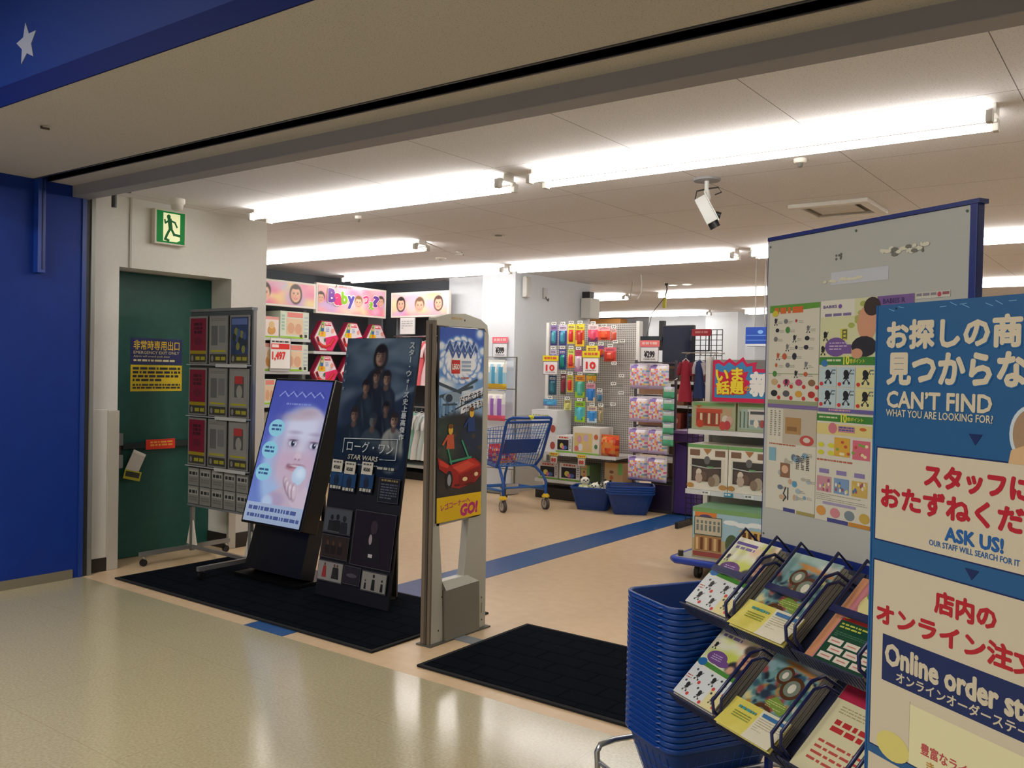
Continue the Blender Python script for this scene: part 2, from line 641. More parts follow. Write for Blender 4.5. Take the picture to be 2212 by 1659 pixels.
G = 'twin tube fluorescent ceiling lights'
for x, y, ln, lab in (
        (-4.50, 4.38, 2.42, 'nearest twin tube ceiling light by the green exit sign'),
        (-1.86, 4.38, 2.46, 'nearest twin tube ceiling light running towards the wall board, right of the first'),
        (0.75, 4.38, 2.46, 'front row twin tube ceiling light beyond the tall sign'),
        (-6.86, 6.20, 2.42, 'twin tube ceiling light in the baby bay with a loose cable at its end'),
        (-7.42, 8.12, 2.64, 'second row twin tube ceiling light meeting the grey bay wall'),
        (-4.68, 8.12, 2.66, 'second row twin tube ceiling light over the white column'),
        (-1.95, 8.12, 2.5, 'second row twin tube ceiling light half hidden behind the wall board'),
        (0.60, 8.12, 2.5, 'second row twin tube ceiling light showing right of the wall board'),
        (-7.90, 11.9, 2.5, 'third row twin tube ceiling light ending behind the speaker box'),
        (-4.85, 11.9, 2.5, 'third row twin tube ceiling light behind the yellow tagged cable'),
        (-2.30, 11.9, 2.5, 'third row twin tube ceiling light under the second one, right of the board'),
        (0.25, 11.9, 2.5, 'third row twin tube ceiling light beyond the tall sign'),
        (-8.20, 15.6, 2.5, 'farthest twin tube ceiling light over the pegboard'),
        (-5.00, 15.6, 2.5, 'farthest twin tube ceiling light at the board edge'),
        (-10.6, 11.9, 2.5, 'third row twin tube ceiling light behind the white column')):
    ceiling_light((x, y, ZC), ln, lab, G)

# loose cable and bracket at the end of the bay light
b = B()
b.tube([(-5.62, 6.2, 2.68), (-5.55, 6.35, 2.63), (-5.6, 6.6, 2.61), (-5.75, 6.9, 2.66), (-5.85, 6.92, 2.695)], 0.006, m('#d0ccc4', 0.5))
b.tube([(-5.85, 6.92, 2.698), (-5.8, 6.98, 2.66), (-5.86, 7.02, 2.698)], 0.005, m('#8b8780', 0.5))
tag(b.build('cable'), 'loose cable hanging from the end of the baby bay ceiling light', 'cable')


def disc_thing(name, label, cat, x, y, r, h, c1, c2, group=None, nr=.45):
    t = thing(name, label, cat, (x, y, ZC), 0, 0, group)
    b = B()
    b.loft([(0, 0, 0, r, r, 0), (-h * .35, 0, 0, r, r, 0), (-h * .5, 0, 0, r * .8, r * .8, 0)], m(c1, 0.5), 20)
    b.build('base', t)
    b = B()
    b.loft([(-h * .5, 0, 0, r * nr, r * nr, 0), (-h * .9, 0, 0, r * nr * .9, r * nr * .9, 0), (-h, 0, 0, r * .25, r * .25, 0)], m(c2, 0.4), 14)
    b.build('nozzle', t)
    return t


disc_thing('sprinkler_head', 'small round sprinkler head in the ceiling near the security camera', 'sprinkler', -1.67, 4.9, 0.035, 0.045, '#e6e2d8', '#6a6660')
disc_thing('sprinkler_head', 'small sprinkler head in the ceiling behind the nearest exit side light', 'sprinkler', -5.215, 4.96, 0.03, 0.045, '#e6e2d8', '#7a766e')
disc_thing('ceiling_speaker', 'flat round ceiling speaker between the two nearest rows of lights', 'speaker', -4.80, 6.25, 0.075, 0.02, '#c9c4b9', '#8a857b')
disc_thing('smoke_detector', 'round smoke detector on the ceiling by the baby bay light', 'detector', -6.37, 7.28, 0.06, 0.03, '#e6e2d8', '#b9b4aa')
disc_thing('smoke_detector', 'white cup shaped detector on the ceiling above the green exit sign', 'detector', -5.86, 3.77, 0.055, 0.085, '#e9e6dd', '#d6d2c8', None, .8)
for i, (x, y) in enumerate(((-5.42, 10.94), (-5.21, 10.94))):
    t = thing('downlight', ('left' if i == 0 else 'right') + ' one of two small round downlights before the third row', 'light', (x, y, ZC))
    b = B()
    b.loft([(0, 0, 0, 0.075, 0.075, 0), (-0.008, 0, 0, 0.07, 0.07, 0)], WHITE, 20)
    b.build('rim', t)
    b = B()
    b.loft([(-0.008, 0, 0, 0.055, 0.055, 0), (-0.012, 0, 0, 0.05, 0.05, 0)], m('#fff4dc', 0.5, 0, 3.0), 20)
    b.build('lens', t)
# hooks on the header beam beside the door wall
for x, y, ln, lab in ((-5.955, 3.34, 0.12, 'dark bolt sticking down from the ceiling by the shutter guide'), (-5.78, 3.345, 0.035, 'short dark bolt in the ceiling right of the longer one')):
    b = B()
    b.cyl((x, y, ZC), (x, y, ZC - ln), 0.017, m('#4a4a4c', 0.4, 0.5), 10)
    b.cyl((x, y, ZC), (x, y, ZC - 0.02), 0.03, m('#5a5a5c', 0.4, 0.5), 10)
    tag(b.build('ceiling_bolt'), lab, 'bolt')
b = B()
b.tube([(-4.68, 2.23, ZC), (-4.66, 2.22, ZC - 0.012), (-4.62, 2.24, ZC - 0.02)], 0.006, m('#5a4c3a', 0.6))
tag(b.build('screw_hook'), 'tiny dark screw hook in the soffit below the blue fascia', 'hook')

# ceiling air vent
t = thing('ceiling_vent', 'square air conditioning vent in the ceiling above the wall board', 'vent', (-1.91, 6.43, ZC))
b = B()
for x0, y0, x1, y1 in ((-.27, -.27, .27, -.2), (-.27, .2, .27, .27), (-.27, -.2, -.2, .2), (.2, -.2, .27, .2)):
    b.box(x0, y0, -0.03, x1, y1, 0, m('#d9d5cc', 0.5))
b.build('frame', t, bev=0.006)
b = B()
b.box(-.2, -.2, -0.008, .2, .2, -0.001, m('#6e675e', 0.7))
b.build('cavity', t)
b = B()
b.box(-.15, -.17, -0.022, .15, .13, -0.012, m('#c4bfb6', 0.5))
b.build('louvre', t, bev=0.004)

# security camera
t = thing('security_camera', 'white security camera on a round ceiling mount above the wall board', 'camera', (-2.317, 5.112, ZC), R(20))
b = B()
b.loft([(0, 0, 0, .085, .085, 0), (-.012, 0, 0, .08, .08, 0)], m('#8f9093', 0.5), 24)
b.build('ceiling_plate', t)
b = B()
b.cyl((0, 0, -.012), (0, 0, -.075), .014, m('#d8d8d4', 0.4), 12)
b.tube([(0, 0, -.07), (0.01, -0.005, -.11), (0.0, -0.01, -.15)], .018, m('#d8d8d4', 0.4), 10)
b.build('stem', t)
b = B()
b.X = Matrix.Translation((0.0, -0.01, -.19)) @ Matrix.Rotation(R(62), 4, 'Y') @ Matrix.Rotation(R(8), 4, 'Z')
b.box(-.085, -.042, -.035, .085, .042, .035, m('#c9cac8', 0.35))
b.box(-.1, -.048, .036, .095, .048, .042, m('#e6e6e2', 0.35))
b.build('body', t, bev=0.006)
b = B()
b.X = Matrix.Translation((0.0, -0.01, -.19)) @ Matrix.Rotation(R(62), 4, 'Y') @ Matrix.Rotation(R(8), 4, 'Z')
b.cyl((.085, 0, 0), (.125, 0, 0), .033, BLACK, 18)
b.cyl((.05, 0, .035), (.075, 0, .06), .02, BLACK, 12)
b.build('lens', t)
b = B()
b.tube([(0, 0, -.06), (.07, -.01, -.055), (.09, -.01, -.085), (.05, -.01, -.1)], .005, m('#2a2a2c', 0.5), 6)
b.tube([(0, 0, -.06), (-.06, 0.01, -.07), (-.07, 0.01, -.12), (-.03, 0, -.17)], .005, m('#2a2a2c', 0.5), 6)
b.build('cable', t)

# cables dangling in mid shop
for pts, c, lab in (
        ([(-5.21, 9.66, 2.7), (-5.2, 9.66, 2.58), (-5.21, 9.67, 2.47), (-5.26, 9.67, 2.40)], '#d4cfc8', 'long white cable dangling from the ceiling above the pegboard'),
        ([(-5.62, 10.2, 2.7), (-5.63, 10.2, 2.6), (-5.66, 10.2, 2.44)], '#b8b0a6', 'thin grey cable dangling beside the longer white cable')):
    b = B()
    b.tube(pts, 0.009, m(c, 0.5), 6)
    tag(b.build('hanging_cable'), lab, 'cable')
t = thing('hanging_tag', 'dark cable with a yellow tag hanging from the ceiling in mid shop', 'tag', (-5.415, 10.75, ZC))
b = B()
b.tube([(0, 0, 0), (0.01, 0, -.08), (-.02, 0, -.2)], .008, m('#3a2f28', 0.5), 6)
b.cyl((0, 0, 0), (0, 0, -.03), .022, m('#3a3533', 0.5), 10)
b.build('cord', t)
b = B()
b.box(-.045, -.012, -.33, 0.0, .012, -.19, m('#c9c02c', 0.5))
b.build('label_card', t)

# exit sign
t = thing('exit_sign', 'green running man emergency exit sign above the green door', 'sign', (-6.119, 4.052 - 0.2, 2.52), R(90))
b = B()
b.box(-0.13, -0.05, -0.13, 0.134, 0, 0.13, m('#d6d0c2', 0.5))
b.build('housing', t, bev=0.005)
b = B()
b.y = -0.0505
gl = m('#05702f', 0.5, 0, 0.3, spec=.15)
wl = m('#dcdfae', 0.5, 0, 0.45, spec=.15)
b.pr(-.115, -.118, .119, .118, gl, 1)
b.pr(-.062, -.105, .078, .105, wl, 2)
gd = m('#045a26', 0.5, 0, 0.15, spec=.15)
b.pe(-.018, .078, .016, .018, gd, 3)
b.ps([(-.01, .05), (-.002, -.005)], .034, gd, 3)
b.ps([(-.012, .052), (-.045, .03), (-.05, .05)], .013, gd, 3)
b.ps([(-.004, .052), (.034, .04), (.05, .01)], .014, gd, 3)
b.ps([(-.006, -.01), (-.03, -.055), (-.045, -.09), (-.02, -.098)], .019, gd, 3)
b.ps([(.004, -.01), (.028, -.05), (.07, -.055)], .019, gd, 3)
b.pp([(.05, -.105), (.078, -.09), (.105, -.105)], gl, 3)
b.build('panel', t)

# ================================================================ DOOR WALL
t = thing('door', 'dark green emergency exit door recessed in the white wall', 'door', (-6.38, 3.6, 0), R(90))
t['kind'] = 'structure'
t.name = 'door_1'
b = B()
b.box(-0.115, -0.0, 0.004, 0.83, 0.02, 2.185, M_green)
b.build('leaf', t)
b = B()
b.box(-0.04, -0.05, 0.87, 0.05, -0.001, 0.965, m('#8f908c', 0.35, 0.5))
b.box(-0.04, -0.05, 0.70, 0.05, -0.001, 0.80, m('#9a9a96', 0.35, 0.5))
b.box(-0.03, -0.035, 0.80, 0.04, -0.001, 0.87, m('#5b2e24', 0.5))
b.box(0.05, -0.045, 0.84, 0.80, -0.02, 0.885, m('#1d2a2a', 0.4))
b.box(0.0, -0.03, 0.84, 0.82, -0.001, 0.87, m('#263534', 0.4))
b.build('panic_bar', t, bev=0.004)
b = B()
b.y = -0.001
b.box(0.125, -0.001, 1.487, 0.565, 0, 1.69, m('#1c2460', 0.4))
b.pt('非常時専用出口', .15, 1.60, .54, 1.672, m('#e9c531', 0.5), 2, 0.012)
b.pt('EMERGENCY EXIT ONLY', .15, 1.568, .54, 1.59, m('#d9cf9a', 0.5), 2)
b.pt('Alarm will sound push door', .15, 1.538, .46, 1.557, m('#d9cf9a', 0.5), 2)
b.dash(.15, 1.5, .50, 1.525, 1, m('#d9cf9a', 0.5), 2, 0.6, 3)
b.build('notice', t, label='navy emergency exit notice with yellow lettering')
b = B()
b.y = -0.001
b.box(0.128, -0.001, 1.278, 0.567, 0, 1.482, m('#d8bd1c', 0.4))
b.dash(.145, 1.345, .55, 1.465, 4, m('#22262c', 0.5), 2, 0.62, 5)
b.dash(.145, 1.29, .55, 1.335, 2, m('#22262c', 0.5), 2, 0.62, 8)
b.build('notice', t, label='yellow warning notice with small dark print')
b = B()
b.box(0.236, -0.049, 0.828, 0.485, -0.046, 0.905, m('#d8301c', 0.4))
b.y = -0.05
b.dash(.27, .845, .46, .89, 2, m('#e8a03c', 0.5), 2, 0.6, 4)
b.build('bar_sticker', t, label='orange red sticker on the push bar')
t = thing('paper_tag', 'white paper tag with a yellow label hanging from the door push bar', 'tag', (-6.325, 3.75, 0.83), R(90))
b = B()
b.X = Matrix.Rotation(R(25), 4, 'Y')
b.box(-.02, -.004, -.17, .09, 0, 0.0, m('#cfcac0', 0.6))
b.y = -.004
b.pr(-.02, -.02, .09, 0, m('#e6e2da', 0.6), 1)
b.build('slip', t)
b = B()
b.X = Matrix.Rotation(R(15), 4, 'Y')
b.box(-.05, -.006, -.225, .09, -.002, -.155, m('#b7b023', 0.6))
b.y = -.006
b.dash(-.04, -.215, .08, -.165, 1, m('#33352c', 0.6), 2, 0.8, 2)
b.build('yellow_label', t)

# ================================================================ WHEELED DISPLAY PANEL BESIDE THE DOOR
RK = (-5.68, 4.04, 0)
t = thing('display_rack', 'grey clear pocket display rack on wheels before the green door', 'rack', RK)
GR = m('#8a8a8a', 0.3, 0.5)
for q in (-1, 1):
    b = B()
    b.box(q * .358 - .014, .0, .06, q * .358 + .014, .028, 1.915, GR)
    b.build('post', t)
    b = B()
    b.box(q * .358 - .015, -.42, .075, q * .358 + .015, .35, .105, GR)
    b.prism([(q * .358 - .06, .105), (q * .358 + .06, .105), (q * .358 + .012, .3), (q * .358 - .012, .3)], .006, .018, m('#d9d2c6', 0.4))
    f = b.build('foot', t)
    for y in (-.39, .32):
        b = B()
        zo = .016 if q > 0 else 0.0
        b.cyl((q * .358 - .012, y, .026 + zo), (q * .358 + .012, y, .026 + zo), .026, BLACK, 14)
        b.tube([(q * .358, y, .075), (q * .358, y + .012, .045 + zo)], .012, STEEL, 8)
        b.build('caster', f)
b = B()
b.box(-.36, .002, .075, .36, .026, .1, GR)
b.build('crossbar', t)
b = B()
b.box(-.375, -.012, .42, .375, .0, 1.9, m('#4c5056', 0.35))
b.pr(-.37, .43, .37, .44, GR, 1)
b.build('back_panel', t)
for x0, z0, x1, z1 in ((-.378, 1.895, .378, 1.915), (-.378, .41, .378, .425)):
    b = B()
    b.box(x0, -.02, z0, x1, .03, z1, m('#7e8186', 0.35, 0.3))
    b.build('rail', t)
for z in (1.49, 1.1, .72):
    b = B()
    b.box(-.372, -.05, z, .372, -.013, z + .006, m('#a7aab0', 0.2, 0.0, 0, 1))
    b.box(.0, -.052, z - .012, .368, -.05, z + .012, m('#b5b6b6', 0.3))
    b.build('pocket_ledge', t)


def game_card(kind):
    b = B()
    b.box(-.112, -.008, 0, .112, 0, .36, m('#7c7b7a', 0.35))
    b.y = -.008
    if kind == 0:
        b.pr(-.1, .10, .1, .345, m('#741c36', 0.4))
        b.pr(-.1, .075, .1, .10, m('#94801c', 0.4))
        b.dash(-.05, .22, .05, .31, 3, m('#3c1626'), 2, 0.7, 6)
        b.pe(0, .17, .05, .03, m('#5d1a30'), 2)
    elif kind == 1:
        b.pr(-.1, .085, .1, .345, m('#838280', 0.4))
        b.dash(-.09, .315, .09, .34, 2, m('#6b6963'), 2, 0.5, 4)
        b.pr(-.085, .14, -.01, .285, m('#5b5d60'), 2)
        b.pr(.01, .16, .085, .285, m('#6a6c6e'), 2)
        b.pr(-.09, .09, .09, .105, m('#9d972c'), 2)
    elif kind == 2:
        b.pr(-.1, .06, .1, .345, m('#293c66', 0.4))
        for k in range(14):
            b.pe(-.07 + .14 * ((k * 37) % 14) / 13, .1 + .14 * ((k * 53) % 14) / 13, .022, .03, m(('#23324f', '#7b7c40', '#40547e', '#2c3226')[k % 4]), 2, 9)
        b.pr(-.09, .29, .09, .335, m('#5568a0'), 2)
    else:
        b.pr(-.1, .085, .1, .345, m('#858480', 0.4))
        b.pr(-.05, .15, .06, .3, m('#4b4c4c'), 2)
        b.pr(-.045, .25, .05, .305, m('#a83434'), 3)
        b.pe(.01, .19, .035, .05, m('#8f8d86'), 3)
        b.pr(-.09, .09, .09, .105, m('#9d972c'), 2)
    b.pr(-.1, .012, .1, .075, m('#3b3a36', 0.4))
    b.dash(-.03, .022, .09, .055, 1, m('#98912e'), 2, 0.8, 5)
    b.pe(-.07, .042, .015, .022, m('#7d7b74'), 2)
    return b


protos = {}
rowname = ('top', 'middle', 'bottom')
for r, z in enumerate((1.50, 1.11, .73)):
    for c, x in enumerate((-.252, 0, .252)):
        k = (0, 1, 2 if r == 0 else 3)[c]
        loc = (RK[0] + x, RK[1] - .022, z)
        lab = {0: 'maroon product card with yellow band in the %s row of the wheeled rack',
               1: 'grey product card with two dark pictures in the %s row of the wheeled rack',
               2: 'dark blue crowded picture card in the %s row of the wheeled rack',
               3: 'white product card with red topped picture in the %s row of the wheeled rack'}[k] % rowname[r]
        if k not in protos:
            protos[k] = game_card(k).build('product_card')
            o = protos[k]
        else:
            o = protos[k].copy()
            COL.objects.link(o)
        o.location = loc
        tag(o, lab, 'card', 'product cards in the wheeled rack')
pc = None
for r, z in enumerate((.57, .43)):
    for c in range(5):
        if pc is None:
            b = B()
            b.box(-.068, -.006, 0, .068, 0, .135, m('#7f7e7c', 0.35))
            b.y = -.006
            b.pr(-.06, .07, .06, .12, m('#9a9996'), 1)
            b.dash(-.05, .075, .05, .105, 1, m('#2e2e2e'), 2, 0.8, 3)
            b.dash(-.05, .02, .05, .055, 2, m('#6f6e6a'), 2, 0.6, 5)
            b.pr(-.06, .122, .06, .133, m('#8b8a86'), 1)
            pc = b.build('price_card')
            o = pc
        else:
            o = pc.copy()
            COL.objects.link(o)
        o.location = (RK[0] - .3 + c * .15, RK[1] - .016, z)
        tag(o, 'small grey price card, %s from the left in the %s row under the wheeled rack' % (('first', 'second', 'third', 'fourth', 'fifth')[c], ('upper', 'lower')[r]),
            'card', 'small price cards low on the wheeled rack')

# ================================================================ ENTRANCE MATS
for x0, y0, x1, y1, lab in ((-5.82, 3.305, -3.32, 4.30, 'long black entrance mat under the screen stand and film standee'),
                            (-3.0, 3.305, -1.62, 4.26, 'black ribbed entrance mat between the detector gate and the baskets')):
    b = B()
    b.box(x0, y0, 0.0021, x1, y1, 0.012, m('#0c0e12', 0.9))
    b.box(x0 + .025, y0 + .025, 0.012, x1 - .025, y1 - .025, 0.015, M_mat)
    tag(b.build('entrance_mat'), lab, 'mat')
b = B()
b.box(-3.15, 3.77, 0.0, -2.98, 3.86, .006, m('#7c8288', 0.5))
tag(b.build('cable_cover'), 'flat grey cable cover on the floor at the foot of the detector gate', 'cover')

# ================================================================ DIGITAL SCREEN STAND
LK = math.atan(.285)
t = thing('digital_signage', 'black leaning digital screen stand showing a baby on the long mat', 'display', (-4.945, 3.93, 0.018), 0, LK)
b = B()
b.prism([(-.30, .052), (.30, .052), (.285, .46), (-.285, .46)], .0, .12, m('#08090c', 0.35))
b.build('pedestal', t)
b = B()
b.X = Matrix.Rotation(LK, 4, 'X')
b.box(-.33, -.05, 0.001, .33, .36, .02, m('#08090c', 0.35))
b.build('base_plate', t)
b = B()
b.X = Matrix.Rotation(LK, 4, 'X')
b.tube([(-.2, .33, .02), (-.2, .27, .9)], .018, m('#0a0b0e', 0.4))
b.tube([(.2, .33, .02), (.2, .27, .9)], .018, m('#0a0b0e', 0.4))
b.build('rear_strut', t)
b = B()
b.box(-.318, -.11, .355, .325, .035, 1.412, m('#0a0b0f', 0.25))
b.build('housing', t, bev=0.006)
SE = 0.30


def sc(h):
    k = m(h, 0.25, 0, 0.54)
    k.node_tree.nodes['Principled BSDF'].inputs['Base Color'].default_value = (.01, .01, .012, 1)
    return k


b = B()
b.y = -0.1105
b.X = Matrix.Translation((.003, 0, .371 - .435)) @ Matrix.Diagonal((.60 / .643, 1, 1.003, 1))
bl = [(.10, .86, .36, .40, '#a4c0ea', .15), (.26, .62, .22, .2, '#b8cdec', .3), (.16, .98, .25, .285, '#c9c4dc', .07),
      (.10, 1.12, .19, .12, '#d4d6ee', .6), (.02, .84, .12, .11, '#cbb4cc', .7), (.27, .84, .11, .11, '#cbb4cc', .7),
      (.13, .80, .19, .13, '#cdb8cc', .35), (-.11, .97, .05, .2, '#b3aed0', .7, 0, .7), (.33, .95, .06, .25, '#a9a6cc', .7, 0, .6),
      (.05, 1.20, .2, .03, '#b59aa4', .8, .05, .6), (.12, 1.24, .12, .025, '#a9909c', .8, 0, .5)]
for ex, ez in ((.035, 1.01), (.272, 1.004)):
    bl += [(ex, ez, .075, .045, '#bcadc8', .6), (ex, ez - .004, .05, .026, '#8f86a8', .35), (ex, ez - .005, .043, .02, '#dfe2f2', .3),
           (ex + .003, ez - .003, .022, .022, '#26263e', .25), (ex + .010, ez + .004, .007, .006, '#eef2ff', .4),
           (ex, ez + .02, .048, .006, '#5a5068', .7, 0, .7), (ex, ez + .075, .065, .012, '#a596b4', .9, 0, .7)]
bl += [(.13, .94, .03, .07, '#d6cfe2', .8), (.125, .91, .055, .035, '#c3a4ba', .7), (.125, .92, .045, .026, '#dcc6d6', .6),
       (.105, .898, .011, .006, '#8d6a80', .7), (.145, .897, .011, .006, '#8d6a80', .7),
       (-.0, .87, .09, .07, '#cdb2ca', .8), (.25, .87, .08, .07, '#cdb2ca', .8), (.13, .80, .14, .07, '#cdb6ca', .6),
       (.125, .843, .09, .02, '#8c5468', .5, .06), (.045, .85, .02, .012, '#9a6a80', .8), (.13, .851, .06, .007, '#e2d2e0', .6), (.13, .825, .075, .012, '#c995a6', .6),
       (.185, .79, .075, .066, '#bfd6f0', .1), (.195, .805, .045, .035, '#d8eafc', .7),
       (.10, .62, .17, .085, '#c8b4c8', .12), (.25, .64, .12, .08, '#d2c0d2', .15), (-.02, .60, .1, .06, '#b4a4c4', .4)]
for fx, fz, fa in ((.075, .725, .75), (.10, .70, .6), (.135, .68, .45), (.175, .675, .25)):
    bl += [(fx - .004, fz - .004, .028, .06, '#94788c', .3, fa), (fx, fz, .024, .056, '#d6c2d0', .25, fa), (fx - .012, fz + .022, .012, .016, '#e4d6e0', .7, fa)]
bl += [(.25, .725, .026, .06, '#cdb9cc', .25, -.6), (-.1, .58, .06, .05, '#b8cdec', .4)]
b.paint(-.325, .57, .318, 1.455, 96, 132, ((0, '#6f88d0'), (.45, '#5f70c8'), (.75, '#4a55b4'), (1, '#4450ac')), bl, PICS, 1)
zz = [(-.24 + .05 * i, 1.34 + (.035 if i % 2 else 0)) for i in range(11)]
b.ps(zz, .010, sc('#8e9be0'), 3)
b.ps([(x + .025, z + .004) for x, z in zz], .005, sc('#3c4596'), 4)
b.dash(-.14, 1.27, .14, 1.292, 1, sc('#7d8bd4'), 3, 0.6, 9)
b.paint(-.325, .435, .318, .57, 4, 6, ((0, '#9fb0cc'), (1, '#a9b9d8')), [], PICS, 1)
b.dash(-.29, .515, .3, .545, 1, sc('#4a5a94'), 2, 0.9, 12)
b.dash(-.29, .465, .3, .492, 1, sc('#4a5a94'), 2, 0.9, 13)
for x, z, r in ((-.185, 1.105, .09), (-.205, .945, .09), (-.215, .785, .09)):
    b.pe(x, z, r, r * .7, sc('#8fcfe6'), 5, 24)
    b.dash(x - .055, z - .03, x + .055, z + .025, 2, sc('#35588c'), 6, 0.55, int(z * 100))
b.build('screen', t)

# ================================================================ LEANING FILM STANDEE
LP = R(8.6)
t = thing('film_standee', 'tall leaning dark film standee with a picture of people on the long mat', 'standee', (-4.11, 3.895, 0.018), 0, LP)
b = B()
b.box(-.329, 0, 0.0, .329, .012, 1.692, m('#0b0c12', 0.5))
b.X = Matrix.Diagonal((1.05, 1, 1, 1))
b.y = -.001
NV = [m(c, 0.4) for c in ('#1a2a44', '#2c4260', '#3f5a78', '#5c7690', '#14202f', '#0f1722')]
rg = random.Random(21)
bl = [(-.2, 1.62, .16, .08, '#3f5266', .8), (.16, 1.6, .2, .1, '#5a6f84', .8), (.02, 1.66, .14, .06, '#71869a', .9), (-.14, 1.50, .16, .07, '#55697e', .8, .3), (.2, 1.42, .14, .08, '#46596e', .8),
      (-.26, 1.35, .1, .12, '#2c3d54', .8), (.26, 1.25, .08, .2, '#1c2b42', .7), (-.15, 1.24, .2, .13, '#4c5a70', .25, .3), (-.12, 1.21, .19, .12, '#26364e', .3, .3), (.2, 1.32, .12, .02, '#6d7f92', .7, .45), (0, .98, .3, .14, '#0f1c2e', .6)]
for k in range(26):
    bl.append((rg.uniform(-.3, .3), rg.uniform(1.28, 1.7), rg.uniform(.03, .09), rg.uniform(.015, .04), ('#6a7e92', '#334860', '#50657c', '#22344a')[k % 4], .9, rg.uniform(-.4, .4), .45))


def person_blobs(x, z, h, coat, hair, skin='#9a8070', wide=1.0, lh=False):
    o = [(x, z - h * 1.75, h * 1.1 * wide, h * 1.1, coat, .12), (x, z - h * 2.7, h * 1.25 * wide, h * 1.5, coat, .15), (x + h * .45, z - h * 1.6, h * .35, h * .7, '#3a4856', .8, .3, .5), (x - h * .1, z - h * 2.2, h * .1, h * .9, '#46525c', .7, .25, .6),
         (x, z - h * .75, h * .26, h * .3, '#5c4c44', .3)]
    if lh:
        o.append((x, z - h * .12, h * .5, h * .66, hair, .2))
    o += [(x, z + h * .1, h * .46, h * .56, hair, .15), (x, z - h * .1, h * .34, h * .46, skin, .15), (x + h * .22, z - h * .1, h * .2, h * .45, '#3c302c', .6, 0, .75), (x, z + h * .34, h * .34, h * .2, hair, .3)]
    for q in (-1, 1):
        o += [(x + q * h * .14 - h * .03, z - h * .02, h * .06, h * .025, '#2c211c', .7), (x + q * h * .14 - h * .03, z + h * .06, h * .1, h * .025, '#2a1f1a', .6)]
    o += [(x - h * .02, z - h * .17, h * .05, h * .09, '#6d5348', .7), (x - h * .02, z - h * .32, h * .13, h * .035, '#6a3e38', .5)]
    return o


for a in ((.0, 1.575, .12, '#141b26', '#171210', '#9c8072', .85, True), (-.015, 1.44, .078, '#10161f', '#241b16', '#8f7566', 1, False), (.075, 1.43, .08, '#18202c', '#1c1613', '#94796a', 1, False),
          (-.095, 1.37, .078, '#1d2834', '#181311', '#8a7062', 1, False), (.10, 1.24, .065, '#121a25', '#15120f', '#6f5a50', 1, False), (-.165, 1.185, .082, '#1a2733', '#2a211c', '#8a7264', 1, False),
          (-.0, 1.155, .08, '#36424c', '#28323a', '#5a666e', 1, False), (.18, 1.165, .08, '#8d9190', '#2a201a', '#a58a78', 1, False)):
    bl += person_blobs(*a)
bl += [(-.2, .95, .2, .06, '#14263a', .7), (.1, .9, .25, .06, '#0e1c2e', .6)]
b.paint(-.313, .80, .313, 1.69, 92, 142, ((0, '#0e1c2e'), (.25, '#16273c'), (.6, '#2a3d54'), (1, '#22344c')), bl, PIC, 1)
b.X = Matrix.Translation((0, 0, .118)) @ Matrix.Diagonal((1.12, 1, 1, 1))
b.ps([(-.2, .815), (-.2, .905), (.225, .925), (.225, .795), (.165, .792)], .005, m('#b9c4cc', .4), 20)
b.pt('ローグ・ワン', -.17, .825, .2, .895, m('#c5ced4', .4), 20, 0.0)
b.pt('STAR WARS', -.15, .775, .09, .805, m('#b9b7a8', .4), 20, 0.02, 0, .15)
b.dash(.1, .782, .17, .795, 1, m('#7d8894', .4), 20, .6, 2)
b.X = Matrix.Diagonal((1.05, 1, 1, 1))
for k, ch in enumerate('スター・ウォーズ史上最高傑作'):
    z = 1.64 - k * .0445
    if ch == 'ー':
        b.pr(.262, z - .018, .267, z + .018, m('#c5ced4', .4), 20)
    elif ch == '・':
        b.pe(.265, z, .005, .005, m('#c5ced4', .4), 20, 8)
    elif ch == 'ォ':
        b.pt(ch, .254, z - .016, .276, z + .008, m('#c5ced4', .4), 20, .02)
    else:
        b.pt(ch, .246, z - .019, .285, z + .019, m('#c5ced4', .4), 20, .02)
for k in range(5):
    b.dash(-.29, 1.34 + .055 * k, -.275, 1.36 + .055 * k, 2, m('#8795a4', .4), 20, .6, k)
b.X = Matrix.Translation((0, 0, .118)) @ Matrix.Diagonal((1.05, 1, 1, 1))
b.dash(-.2, .735, .1, .75, 1, m('#7d8894', .4), 20, .6, 4)
b.dash(.1, .722, .24, .745, 1, m('#a9a9a2', .4), 20, .7, 6)
b.pr(.135, .53, .30, .68, m('#17191e', .4), 19)
b.ps([(.135, .53), (.135, .68), (.30, .68), (.30, .53)], .003, m('#50515a', .4), 20, True)
b.dash(.15, .655, .285, .672, 1, m('#8c7b4c', .4), 20, .7, 3)
b.dash(.15, .545, .285, .645, 6, m('#545b68', .4), 20, .5, 5)
b.X = Matrix.Diagonal((1.05, 1, 1.1, 1))
# plain panels with generic silhouettes
for x0, z0, x1, z1, bg in ((-.30, .37, -.06, .515, '#4c5056'), (-.30, .225, -.06, .355, '#2f251d'), (-.03, .215, .305, .525, '#1b1019'), (-.30, .09, -.08, .205, '#8e8b88'), (-.07, .10, .07, .2, '#252129'), (.085, .085, .29, .195, '#8d8b85')):
    b.ps([(x0, z0), (x1, z0), (x1, z1), (x0, z1)], .004, m('#4a474c', .4), 18, True)
    b.pr(x0 + .004, z0 + .004, x1 - .004, z1 - .004, m(bg, .4), 18.5)
for x, z, h, c, L in ((-.23, .46, .03, '#17191c', 20), (-.18, .465, .032, '#121417', 20.5), (-.12, .46, .034, '#1a1c20', 21)):
    b.pe(x, z, h * .45, h * .55, m(c), L, 10)
    b.pp([(x - h, z - h * 2.6), (x - h * .8, z - h * .6), (x + h * .8, z - h * .6), (x + h, z - h * 2.6)], m(c), L)
